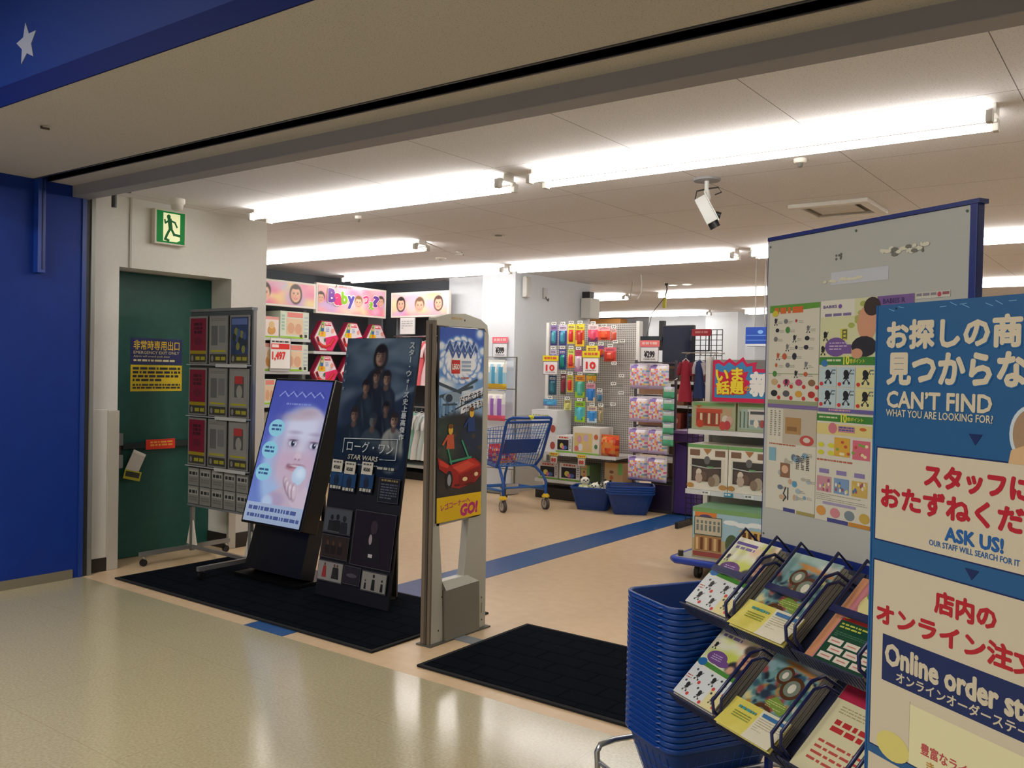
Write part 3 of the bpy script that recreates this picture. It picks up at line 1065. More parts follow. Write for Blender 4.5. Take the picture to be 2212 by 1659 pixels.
for x in (-.24, -.19, -.13):
    b.pe(x, .31, .012, .016, m('#4a3320'), 20, 10)
    b.pr(x - .02, .25, x + .02, .297, m('#1d130c'), 20)
b.pe(.14, .44, .03, .04, m('#30242c'), 20, 14)
b.pp([(.06, .24), (.09, .39), (.19, .39), (.22, .24)], m('#0d090d'), 20)
b.pe(.12, .37, .014, .03, m('#9a8d94'), 20.5, 12)
b.pr(.115, .27, .15, .29, m('#b9b4b8'), 21)
for x, c in ((-.24, '#9a2e2c'), (-.13, '#221e1e'), (-.155, '#2a2424')):
    b.pe(x, .185, .008, .01, m('#5c4038'), 20, 8)
    b.pp([(x - .02, .11), (x - .012, .175), (x + .012, .175), (x + .02, .11)], m(c), 20)
b.pe(0, .15, .045, .012, m('#4a4652'), 20, 12)
for x, h in ((.12, .03), (.185, .055), (.255, .04)):
    b.pe(x, .105 + h * 1.25, h * .16, h * .2, m('#141414'), 20, 8)
    b.pp([(x - h * .28, .095), (x - h * .2, .1 + h), (x + h * .2, .1 + h), (x + h * .28, .095)], m('#141414'), 20)
b.X = Matrix()
b.build('board', t)
b = B()
b.X = Matrix.Rotation(LP, 4, 'X')
b.box(-.16, .25, .0, .16, .262, 1.2, m('#5a5148', 0.7))
b.box(-.16, .02, .0, .16, .262, .012, m('#1a1a1c', 0.7))
b.build('easel_back', t)


def standee_loc(x, out, s):
    return (-4.11 + x, 3.895 + s * math.sin(LP) - out * math.cos(LP), .018 + s * math.cos(LP) + out * math.sin(LP))


tk = None
for k, (x, s, w2) in enumerate(((-.245, .685, .075), (-.125, .68, .075), (.03, .69, .075))):
    lab = 'blue ticket card with a white price flap on the film standee, ' + ('leftmost of three', 'middle one of three', 'rightmost of three')[k]
    if tk is None:
        tk = thing('ticket_card', lab, 'card', standee_loc(x, .017, s), 0, LP, 'ticket cards on the film standee')
        b = B()
        b.box(-.058, -.004, 0, .058, .0, .125, m('#24446e', 0.35))
        b.y = -.004
        b.pe(0, .06, .024, .04, m('#12203a'), 1, 12)
        b.pe(0, .09, .012, .015, m('#1b2c48'), 2, 10)
        b.pr(-.058, .0, .058, .03, m('#17191d'), 2)
        b.dash(-.05, .005, .05, .026, 1, m('#b9b9b2'), 3, .9, 4)
        b.build('ticket', tk)
        b = B()
        b.box(-.048, -.012, .115, .048, -.008, .195, m('#c9c6bc', 0.5))
        b.y = -.012
        b.pt('¥500', -.03, .135, .03, .158, m('#2a2a2a'), 2, .03)
        b.dash(-.035, .165, .035, .185, 1, m('#55554f'), 2, .5, 3)
        b.build('price_flap', tk)
    else:
        dup(tk, standee_loc(x, .017, s), None, lab)

# ================================================================ ANTI-THEFT GATE
t = thing('detector_gate', 'pale grey anti-theft detector gate with a toy advert between the two mats', 'gate', (-3.19, 3.6, 0), R(90))
GF = m('#b9b7ab', 0.4)
b = B()
th0, th1 = -.02, .028
b.prism([(0, 0), (.10, 0), (.085, .33), (.05, .655), (.03, .70), (-.012, 1.73), (-.012, 1.755), (0, 1.755)], th0, th1, GF)
b.prism([(.385, 0), (.475, 0), (.455, 1.70), (.415, 1.72), (.42, .70), (.305, .655), (.27, .32), (.375, .29)], th0, th1, GF)
b.prism([(-.012, 1.735), (.415, 1.735), (.455, 1.69), (.44, 1.755), (.38, 1.785), (.24, 1.81), (.1, 1.80), (-.012, 1.775)], th0, th1, GF)
b.prism([(.03, .645), (.41, .66), (.415, .70), (.02, .70)], th0, th1, GF)
b.prism([(.085, .335), (.095, .28), (.38, .28), (.275, .335)], th0, th1, m('#c4c3b8', 0.4))
b.add([(.095, -.042, .285), (.385, -.042, .29), (.30, th0, .335), (.085, th0, .335)], [(0, 1, 2, 3)], m('#bdbcb0', .4))
b.y = th0
for x, z in ((.06, .07), (.085, .25), (.44, .05), (.435, .18)):
    b.pe(x, z, .006, .006, m('#4a4944'), 1, 10)
b.pr(.43, .09, .442, .15, m('#8a897f'), 1)
b.pe(.235, 1.772, .006, .006, m('#2a2a28'), 1, 10)
b.dash(.12, 1.768, .21, 1.785, 1, m('#b49a6a'), 1, .7, 2)
b.build('frame', t, bev=0.006)
b = B()
b.box(-.018, th0 - .004, 0, -.004, th1 + .012, 1.76, m('#6e6355', 0.5))
b.box(-.024, -.004, 0.01, -.018, .012, 1.74, m('#4f463b', 0.5))
b.build('edge_strip', t, label='brownish grooved edge strip')
b = B()
b.prism([(.105, .0), (.395, .0), (.385, .288), (.095, .284)], -.042, .05, m('#7e7c70', 0.5))
b.build('foot_housing', t, bev=.006, label='darker grey box at the foot')
b = B()
b.box(-.03, -.045, 0, .495, .06, .008, m('#55534b', 0.5))
b.build('floor_plate', t)
b = B(0.0005)
b.prism([(.018, .662), (.402, .668), (.40, 1.728), (.005, 1.728)], th0 - .008, th0, m('#1b1d22', 0.35))
b.y = th0 - .008
rg = random.Random(5)
bl = []
for k in range(34):                                  # billowing cloud round the title
    a = 2 * math.pi * k / 17
    q = 1.0 if k < 17 else .72
    bl.append((.203 + .15 * q * math.cos(a), 1.55 + .105 * q * math.sin(a), .042, .036, '#4a7fd0', .15))
    bl.append((.203 + .143 * q * math.cos(a), 1.55 + .10 * q * math.sin(a), .037, .032, '#f0f4fb', .15))
bl.append((.2, 1.55, .13, .085, '#f2f5fb', .2))
for x, z in ((.03, 1.62), (.02, 1.52), (.385, 1.60), (.37, 1.46), (.04, 1.43), (.36, 1.70)):
    bl += [(x, z, .035, .03, '#7da6e0', .4), (x + .004, z + .004, .024, .02, '#e6eefa', .4)]
for k in range(12):
    bl.append((rg.uniform(.0, .4), rg.uniform(1.25, 1.42), rg.uniform(.03, .07), rg.uniform(.015, .03), ('#dfe9f2', '#a9c6e0', '#8fb2d4')[k % 3], .8))
for k in range(6):                                   # towers
    bl.append((.03 + .03 * k, 1.28, .012, .07 - .006 * k, ('#5c87b4', '#9cbcd8')[k % 2], .3))
# dark street with scattered lights
bl += [(.2, 1.02, .4, .24, '#26282c', .12), (.06, 1.16, .1, .06, '#2f4238', .7), (.33, 1.1, .12, .1, '#22324c', .7), (.2, .86, .3, .06, '#3a3430', .7), (.1, 1.05, .08, .05, '#3a4a3c', .7)]
for k in range(10):
    bl.append((rg.uniform(.02, .39), rg.uniform(1.05, 1.2), .015, .012, ('#4a4a3c', '#31424c', '#54402c')[k % 3], .8))
b.paint(.018, .80, .40, 1.726, 64, 150, ((0, '#1f2023'), (.40, '#24262a'), (.47, '#8fb4da'), (.7, '#6f9fd8'), (.85, '#2a5cc0'), (1, '#2450b4')), bl, PIC, 1)
b.pp([(.010, 1.236), (.016, .80), (.401, .80), (.401, 1.358)], m('#232529', .35), .5)
b.pp([(.012, 1.235), (.401, 1.36), (.401, 1.352), (.012, 1.227)], m('#2a2c30', .35), 2)
zz = [(.075 + .026 * i, 1.615 + (.03 if i % 2 else -.012)) for i in range(11)]
b.ps(zz, .017, m('#2c4f9a', .35), 4)
b.ps([(x + .012, z) for x, z in zz[1:]], .009, m('#9fb6dc', .35), 5)
b.ps([(x, z - .035) for x, z in zz[1:-1]], .012, m('#3a5fa8', .35), 4)
b.pr(.118, 1.475, .19, 1.55, m('#cf2a22', .35), 5)
b.pt('LEGO', .124, 1.498, .184, 1.527, m('#f4f1e6', .35), 6, .05, 0, .08)
for k in range(3):
    b.pr(.205, 1.49 + k * .022, .285, 1.502 + k * .022, m('#9ab0cc', .35), 5)
b.dash(.2, 1.44, .27, 1.455, 1, m('#c86a5c'), 5, .6, 3)
# helicopter
for x0, z0, x1, z1 in ((.02, 1.42, .2, 1.37), (.1, 1.35, .34, 1.44), (.03, 1.35, .3, 1.40)):
    b.ps([(x0, z0), (x1, z1)], .016, m('#3d4d5c', .35), 5)
b.pe(.13, 1.345, .075, .03, m('#8fa5b8', .35), 6)
b.pe(.1, 1.34, .03, .022, m('#2d3d50', .35), 7)
b.pr(.05, 1.30, .17, 1.31, m('#3c4c5c', .35), 6)
for k in range(5):
    b.pr(.02 + .028 * k, 1.235 + .009 * k, .04 + .028 * k, 1.3, m(('#5c87b4', '#7da3c8')[k % 2], .35), 4)
b.pt('ドロボウを', .2, 1.32, .385, 1.365, m('#23252c', .35), 7, .03, .22)
b.pt('つかまえろ!', .22, 1.265, .395, 1.31, m('#23252c', .35), 7, .03, .22)
b.pp([(.19, 1.31), (.385, 1.355), (.4, 1.40), (.19, 1.345)], m('#e4e8ee', .35), 6)
b.pp([(.2, 1.25), (.395, 1.295), (.4, 1.335), (.205, 1.29)], m('#e4e8ee', .35), 6)
# toy car with two plain drivers
b.pp([(.015, 1.02), (.06, 1.0), (.12, .97), (.25, .985), (.33, 1.0), (.39, .965), (.395, .90), (.34, .86), (.2, .835), (.13, .85), (.1, .92), (.03, .955)], m('#a8221f', .35), 5)
b.pp([(.13, .97), (.3, 1.0), (.385, .955), (.2, .915)], m('#cc3328', .35), 6)
b.pp([(.14, .955), (.27, .985), (.34, .96), (.21, .925)], m('#e0503c', .35), 6.5)
b.pp([(.03, 1.005), (.06, .995), (.11, .97), (.10, .955), (.035, .975)], m('#d8402f', .35), 6)
b.pp([(.2, .905), (.385, .945), (.39, .905), (.33, .868), (.2, .848)], m('#8c1b19', .35), 6)
b.pe(.25, .885, .022, .012, m('#f0d8a0', .35), 7)
b.pe(.35, .905, .018, .012, m('#f0d8a0', .35), 7)
b.pr(.16, .85, .33, .862, m('#5a1514', .35), 6.5)
b.pe(.115, .89, .03, .052, m('#24252a', .35), 6)
b.pe(.115, .89, .016, .032, m('#9ea2a8', .35), 7)
for x0, z0, x1, z1 in ((.1, 1.06, .13, .98), (.22, 1.1, .28, 1.0)):
    b.ps([(x0, z0), (x1, z1)], .012, m('#3f9a74', .35), 7)
b.ps([(.12, .99), (.3, 1.005)], .012, m('#3f9a74', .35), 7)
for x, z, c in ((.12, 1.14, '#c75a3a'), (.3, 1.23, '#23407c')):
    b.pp([(x - .035, z - .08), (x - .025, z), (x + .025, z), (x + .035, z - .08)], m(c, .35), 6)
    b.pe(x, z + .025, .02, .026, m('#e6b73c', .35), 7)
    b.pe(x, z + .045, .022, .013, m('#7a4a22', .35), 8)
    b.ps([(x - .025, z - .01), (x - .06, z - .05)], .014, m(c, .35), 6)
b.pp([(.018, .662), (.402, .668), (.401, .80), (.016, .80)], m('#efc417', .35), 3)
b.pt('レゴコーナーへ', .05, .738, .3, .772, m('#c03a78', .35), 4, .025, .1)
b.pt('GO!', .22, .685, .365, .745, m('#c4267a', .35), 4, .06, .06, .15)
b.build('advert_panel', t)

# ================================================================ WALL BOARD WITH CATALOGUE TRAYS
RP = Vector((-1.131, 3.02, 0))
RA = math.atan2(-.49238509, .87037746)


def rk(x, y, z):
    return (RP.x + x * math.cos(RA) - y * math.sin(RA), RP.y + x * math.sin(RA) + y * math.cos(RA), z)


t = thing('catalogue_rack', 'white notice board on blue posts with catalogue trays below it', 'rack', tuple(RP), RA)
BL = m('#1c2f7c', 0.35)
b = B()
b.box(0, 0, .935, .80, .022, 1.965, m('#c0c1bc', 0.28))
b.box(-.006, .002, .93, 0, .026, 1.968, BL)
b.y = 0
b.pr(.30, 1.79, .53, 1.83, m('#cfd2dc', .25), 1)
rg = random.Random(3)
for k in range(26):                                  # torn tape and paper remains
    x = .50 + .17 * rg.random()
    b.pe(x, 1.86 + .02 * rg.random(), .012 * rg.random() + .003, .006, m(('#e2dfcc', '#77766e')[k % 4 == 0], .5), 2, 7)
for k in range(12):
    x = .27 + .15 * rg.random()
    b.pe(x, 1.80 + .012 * rg.random(), .012 * rg.random() + .003, .005, m('#dcd9c4', .5), 2, 7)
for k in range(7):
    b.pe(.32 + .03 * rg.random(), 1.87 + .02 * rg.random(), .004, .004, m('#6b6a63'), 2, 6)
for x, z in ((.01, 1.945), (.79, 1.95), (.01, .95), (.4, 1.95)):
    b.pe(x, z, .004, .004, m('#4c6a50'), 2, 8)
b.build('whiteboard', t)
for x in (.80, .012):
    b = B()
    b.box(x, .024 if x < .5 else -.004, .03, x + .024, .046 if x < .5 else .024, 1.975 if x > .5 else 1.96, BL)
    b.build('post', t, bev=.003)
    b = B()
    b.box(x - .01, -.36, 0, x + .04, .30, .03, BL)
    b.build('base_foot', t)
for z0, z1 in ((.905, .935), (1.966, 1.978)):
    b = B()
    b.box(0, -.006, z0, .83, .03, z1, BL)
    b.build('crossbar', t)
LT = R(90 - 42.6)
trays = []
for r, (oy, oz) in enumerate(((-.30, .70), (-.34, .405))):
    for c in range(3):
        x0 = .002 + c * .268
        tr = bpy.data.objects.new('tray', None)
        COL.objects.link(tr)
        tr.parent = t
        tr.location = (x0 + .13, oy, oz)
        tr.rotation_euler = (-LT, 0, 0)
        b = B()
        b.box(-.128, .0, -.0, .128, .006, .33, m('#2a3050', 0.4))
        b.box(-.128, -.056, -.006, .128, .006, -.001, m('#23294a', 0.4))
        for k in range(18):
            b.box(-.12 + .0138 * k, -.052, -.0075, -.117 + .0138 * k, .0, -.006, m('#3a4166', 0.4))
        b.build('plate', tr)
        b = B()
        for x in (.126,):
            b.tube([(x, .0, .02), (x, -.075, .008), (x, -.105, .03), (x, -.105, .22), (x, -.08, .26), (x, .0, .28)], .0055, NAVYWIRE, 8)
            b.tube([(x + .012, .0, .02), (x + .012, -.068, .026), (x + .012, -.092, .05), (x + .012, -.092, .205), (x + .012, -.068, .24), (x + .012, .0, .26)], .005, NAVYWIRE, 8)
        b.build('divider_wire', tr)
        b = B()
        if r == 0:
            b.tube([(-.085, .0, .335), (-.085, -.075, .33), (-.085, -.072, .15), (.072, -.072, .15), (.072, -.075, .33), (.072, .0, .335)], .005, NAVYWIRE, 8)
            b.box(-.087, -.077, .14, .074, -.069, .162, NAVYWIRE)
            b.tube([(-.128, .0, .33), (-.129, .03, .2), (-.126, .04, .05), (-.126, .003, .01)], .004, NAVYWIRE, 6)
            b.build('retainer_wire', tr)
        trays.append((x0 + .13, oy, oz, r, c))


def tray_pt(tr, x, out, s):
    """world point of tray coordinates: x across, out of the tray, s up the slope"""
    X, oy, oz = tr[0] + x, tr[1], tr[2]
    y = oy + s * math.sin(LT) - out * math.cos(LT)
    z = oz + s * math.cos(LT) + out * math.sin(LT)
    return rk(X, y, z)


def stroller(b, x, z, s, L, c='#1d1f24'):
    q = m(c, .5)
    b.pe(x, z + s * .3, s * .36, s * .42, q, L, 10, .5)
    b.pp([(x - s * .4, z - s * .25), (x + s * .35, z - s * .15), (x + s * .3, z + s * .15), (x - s * .25, z + s * .1)], q, L)
    b.ps([(x - s * .3, z - s * .55), (x + s * .2, z), (x + s * .55, z + s * .6)], s * .1, q, L)
    b.ps([(x + s * .35, z - s * .55), (x - s * .1, z)], s * .1, q, L)
    for k in (-.32, .38):
        b.pe(x + s * k, z - s * .6, s * .15, s * .15, m('#3a3c42'), L + .3, 9)


def cover_baby(b, w2, h):
    b.pr(-w2, 0, w2, h, m('#e9e8e0', .22), 1)
    rg = random.Random(4)
    bl = [(rg.uniform(-w2, w2), rg.uniform(h * .55, h), w2 * .25, h * .06, ('#dfe29a', '#c5d070', '#efe9cf', '#e9c9a8', '#d4d88c')[k % 5], .8) for k in range(16)]
    bl += [(w2 * .15, h * .61, w2 * .42, h * .075, '#cfd860', .4), (w2 * .62, h * .53, w2 * .42, h * .10, '#2e2c36', .15), (w2 * .74, h * .68, w2 * .3, h * .12, '#dcae90', .12), (w2 * .85, h * .70, w2 * .14, h * .1, '#c89478', .6),
           (w2 * .72, h * .80, w2 * .32, h * .07, '#3c2a20', .2), (w2 * .62, h * .685, w2 * .035, h * .012, '#2c1c18', .4), (w2 * .84, h * .685, w2 * .035, h * .012, '#2c1c18', .4), (w2 * .72, h * .625, w2 * .07, h * .012, '#b4605c', .5),
           (w2 * .45, h * .5, w2 * .16, h * .05, '#d9aa8c', .3)]
    b.paint(-w2, h * .44, w2, h, 34, 30, ((0, '#e2e4c4'), (1, '#eeecdc')), bl, PIC, 2)
    b.pe(-w2 * .35, h * .57, w2 * .46, h * .085, m('#76508e', .22), 3, 20)
    b.pe(-w2 * .05, h * .53, w2 * .34, h * .05, m('#76508e', .22), 3, 20)
    b.pr(-w2 * .9, h * .9, w2 * .1, h * .94, m('#6b5aa4', .22), 3)
    b.dash(-w2 * .8, h * .82, w2 * .1, h * .88, 1, m('#8a7ab0', .22), 3, .6, 3)
    b.dash(-w2 * .6, h * .52, -w2 * .1, h * .6, 3, m('#cbb6da', .22), 3.5, .4, 4)
    stroller(b, -w2 * .78, h * .7, h * .07, 3)
    b.pp([(-w2, h * .43), (-w2, h * .49), (w2, h * .44), (w2, h * .39)], m('#4f8f3c', .22), 4)
    b.pe(-w2 * .78, h * .46, w2 * .2, h * .05, m('#2f6fb4', .22), 4.5)
    b.pr(-w2, 0, w2, h * .39, m('#dfe5e9', .22), 4)
    b.pr(w2 * .35, 0, w2, h * .22, m('#e9dfa8', .22), 4.3)
    k = 0
    for x, z, s in ((-.5, .29, .085), (.2, .3, .08), (-.62, .12, .085), (.05, .1, .08), (.66, .12, .07), (.7, .29, .06)):
        stroller(b, w2 * x, h * z, h * s, 5)
        b.pe(w2 * (x + .22), h * (z - .07), w2 * .07, h * .022, m('#d0413a'), 5.5, 10)
        b.pe(w2 * (x - .2), h * (z + .06), w2 * .05, h * .015, m('#44464c'), 5.5, 8)
        k += 1
    b.dash(-w2 * .95, h * .2, -w2 * .7, h * .26, 2, m('#c05a50', .22), 5, .4, 6)


def cover_toys(b, w2, h):
    rg = random.Random(11)
    cs = ('#1d2b38', '#c9c6b4', '#7d5436', '#3f6f5c', '#9b4a4a', '#87a9b0', '#26384c', '#d7c98a', '#4f7f86', '#b8863c', '#35586c', '#a8b8a8')
    bl = [(rg.uniform(-w2, w2), h * rg.uniform(0, .82), w2 * rg.uniform(.08, .22), h * rg.uniform(.015, .06), cs[rg.randrange(12)], rg.uniform(.15, .5), rg.uniform(-1, 1)) for k in range(110)]
    bl += [(0, h * .97, w2 * 1.2, h * .06, '#a9c3bd', .4, -.06), (w2 * .3, h * .85, w2 * .8, h * .03, '#c98a4c', .3, -.12), (w2 * .7, h * .9, w2 * .4, h * .04, '#e6e4dc', .6)]
    b.paint(-w2, 0, w2, h, 44, 60, ((0, '#5f8f94'), (1, '#7fa8a8')), bl, PIC, 1)
    for x, z, r in ((-.15, .72, .2), (.35, .62, .26), (-.1, .2, .3)):
        b.pe(w2 * x, h * z, w2 * r * 1.5, h * r * .52, m('#5a3a26', .22), 4, 20)
        b.pe(w2 * x, h * z, w2 * r * 1.1, h * r * .36, m('#7f8a7c', .22), 4.2, 20)
        b.pe(w2 * x, h * z, w2 * r * .5, h * r * .22, m('#e0dccb', .22), 4.4, 12)
    b.pp([(-w2, h * .12), (-w2 * .3, h * .02), (-w2 * .3, 0), (-w2, 0)], m('#b3282c', .22), 4.4)
    b.pp([(-w2 * .2, h * .38), (w2 * .6, h * .3), (w2 * .75, h * .4), (w2 * .1, h * .48)], m('#7f9a45', .22), 4.4)
    b.dash(-w2 * .1, h * .33, w2 * .6, h * .42, 4, m('#d4d98c', .22), 4.6, .3, 9)


def cover_green(b, w2, h):
    b.pr(-w2, 0, w2, h, m('#d98a94', .22), 1)
    b.pp([(-w2, 0), (-w2 * .75, 0), (-w2 * .75, h), (-w2, h)], m('#dd9a74', .22), 2)
    b.pr(-w2 * .7, 0, w2, h * .52, m('#1c4a38', .22), 2)
    b.pe(w2 * .2, h * .74, w2 * .75, h * .2, m('#ece2a0', .22), 3, 22)
    b.pe(-w2 * .2, h * .84, w2 * .3, h * .07, m('#7ca24a', .22), 4)
    b.pp([(-w2 * .7, h * .5), (w2, h * .5), (w2, h * .58), (-w2 * .5, h * .6)], m('#d23338', .22), 4)
    b.pe(-w2 * .55, h * .57, w2 * .14, h * .05, m('#e6cb34', .22), 5)
    b.dash(-w2 * .6, h * .40, w2 * .95, h * .47, 2, m('#c8cf58', .22), 4, .5, 3)
    b.dash(-w2 * .6, h * .31, w2 * .95, h * .37, 3, m('#4c7f60', .22), 4, .4, 5)
    for r in range(3):
        for c in range(3):
            x = -w2 * (.62 - .16 * (r % 2)) + w2 * .55 * c
            b.pr(x, h * (.06 + .085 * r), x + w2 * .46, h * (.125 + .085 * r), m('#e8dcd0', .22), 4)
            b.pr(x + w2 * .08, h * (.085 + .085 * r), x + w2 * .38, h * (.098 + .085 * r), m('#d08a80', .22), 5)


def cover_cream(b, w2, h):
    b.pr(-w2, 0, w2, h, m('#e4ddb6', .22), 1)
    b.pr(-w2, h * .8, w2, h, m('#b8304e', .22), 2)
    b.dash(-w2 * .6, h * .45, w2 * .8, h * .6, 2, m('#c23a3c', .22), 2, .7, 4)
    b.dash(-w2 * .7, h * .65, w2 * .8, h * .74, 3, m('#b8a880', .22), 2, .4, 6)
    b.dash(-w2 * .7, h * .1, w2 * .8, h * .36, 4, m('#c4564e', .22), 2, .4, 7)


CV = {'baby': (cover_baby, .105, .297, 'baby goods catalogue with strollers on a white cover'),
      'toys': (cover_toys, .105, .297, 'toy catalogue with a crowded teal and brown cover'),
      'green': (cover_green, .105, .297, 'leaflet with a pink and dark green cover'),
      'cream': (cover_cream, .105, .297, 'cream leaflet with red lettering')}
mag_top, mag_plain = {}, {}
PAPER = [m(c, .6) for c in ('#cfc8b8', '#bdb7aa', '#d9d3c6')]
for tr, key in zip(trays, ('baby', 'toys', 'green', 'baby', 'toys', 'cream')):
    fn, w2, h, lab = CV[key]
    n = 11 if key in ('baby', 'toys') else 5
    pos = ('upper', 'lower')[tr[3]]
    for k in range(n):
        out = .0005 + k * .0049
        sl = .004 + .002 * ((k * 7) % 4)
        dx = -.012 + .003 * ((k * 5) % 3)
        loc = tray_pt(tr, dx, out, sl)
        if k == n - 1:
            b = B(.0002)
            b.box(-w2, -.004, 0, w2, 0, h, PAPER[2])
            b.y = -.004
            fn(b, w2, h)
            o = b.build('catalogue', None, loc, (-LT, 0, RA))
            tag(o, lab + ', topmost in the %s tray' % pos, 'catalogue', 'catalogues and leaflets in the trays')
        else:
            kk = k % 3
            if kk not in mag_plain:
                b = B()
                b.box(-.105, -.0045, 0, .105, 0, .297, PAPER[kk])
                b.box(-.105, -.0048, .002, .104, -.0045, .296, m('#8e8d88', .4))
                mag_plain[kk] = b.build('catalogue', None, loc, (-LT, 0, RA))
                o = mag_plain[kk]
            else:
                o = mag_plain[kk].copy()
                COL.objects.link(o)
                o.location = loc
            tag(o, 'closed copy under the top %s, %s tray' % ({'baby': 'stroller catalogue', 'toys': 'teal toy catalogue', 'green': 'pink and green leaflet', 'cream': 'cream leaflet'}[key], pos),
                'catalogue', 'copies under the top %s, %s tray' % (key, pos))
# yellow leaflets tucked in front of the toy catalogues
yl = None
for tr in (trays[1], trays[4]):
    loc = tray_pt(tr, -.002, .0665, -.012)
    lab = 'yellow and white leaflet tucked at the front of the %s toy catalogue tray' % ('upper', 'lower')[tr[3]]
    if yl is None:
        b = B(.0003)
        g = 8
        for i in range(g):                           # a sheet that droops over the front lip
            u0, u1 = i / g, (i + 1) / g
            f0, f1 = -.012 * (1 - u0) ** 2 + .0, -.012 * (1 - u1) ** 2
            for a0, a1, c in ((-.12, .005, '#e3d766'), (.005, .12, '#e4dfc8')):
                b.add([(a0, f0 + .004, .105 * u0), (a1, f0 + .004, .105 * u0), (a1, f1 + .004, .105 * u1), (a0, f1 + .004, .105 * u1)], [(0, 1, 2, 3)], m(c, .3), True)
        b.box(-.12, .0045, .0, .12, .0095, .105, m('#d9cf7a', .4))
        b.y = -.001
        b.dash(-.08, .072, -.005, .084, 1, m('#3f9aa0'), 1, .7, 3)
        b.dash(-.085, .04, -.01, .064, 3, m('#8f9a3a'), 1, .5, 4)
        b.pr(.02, .082, .11, .094, m('#2f6fa8'), 1)
        b.dash(.015, .03, .115, .076, 6, m('#b9b19a'), 1, .3, 5)
        yl = b.build('leaflet', None, loc, (-LT, 0, RA))
        o = yl
    else:
        o = yl.copy()
        COL.objects.link(o)
        o.location = loc
    tag(o, lab, 'leaflet', 'yellow leaflets in front of the toy catalogues')


# flyers on the board
def flyer(name_label, x0, z0, x1, z1, fn, seed):
    b = B(.0003)
    w2, h = x1 - x0, z1 - z0
    b.box(0, -.0012, 0, w2, 0, h, m('#d9d5c6', .55))
    b.y = -.0012
    fn(b, w2, h, random.Random(seed))
    tag(b.build('flyer', None, rk(x0, -.0008, z0), (0, 0, RA)), name_label, 'flyer', 'flyers on the notice board')


def fl_products(b, w2, h, rg):
    b.pp([(0, h * .93), (w2, h * .95), (w2, h), (0, h)], m('#5f9a36'), 1)
    b.dash(w2 * .1, h * .91, w2 * .7, h * .975, 1, m('#d86a2a'), 2, .9, 4)
    b.pe(w2 * .12, h * .92, w2 * .06, h * .03, m('#d4c534'), 3)
    for k in range(22):
        x, z = w2 * (.12 + .2 * (k % 4) + .08 * rg.random()), h * (.84 - .085 * (k // 3))
        if z < h * .08:
            continue
        c = ('#2a2a30', '#b93a3c', '#2f2f38', '#78787e', '#4d8a3e', '#c2603a')[rg.randrange(6)]
        if k % 3 == 0:
            stroller(b, x, z, h * .05, 2, c)
        else:
            b.pe(x, z, w2 * (.02 + .03 * rg.random()), h * (.015 + .02 * rg.random()), m(c), 2, 8)
        b.dash(x + w2 * .05, z - h * .03, x + w2 * .14, z, 2, m('#a9a79c'), 2, .4, k)
    b.pr(0, h * .33, w2, h * .335, m('#7f9a5c'), 2)
    for k in range(8):
        x, z = w2 * (.13 + .25 * (k % 4)), h * (.25 if k < 4 else .14)
        b.pe(x, z, w2 * .07, h * .032, m(('#c9a97c', '#cc4a72', '#b8486c', '#8a6a4c', '#2c2c30', '#5a5a5e', '#d6a13c', '#b43a2c')[k]), 2, 12)
        b.pe(x + w2 * .1, z - h * .04, w2 * .035, h * .02, m('#cf3a34'), 3, 10)
    b.pr(0, h * .035, w2, h * .075, m('#9aa07e'), 2)
    b.pr(0, 0, w2, h * .035, m('#7d6aa0'), 2)


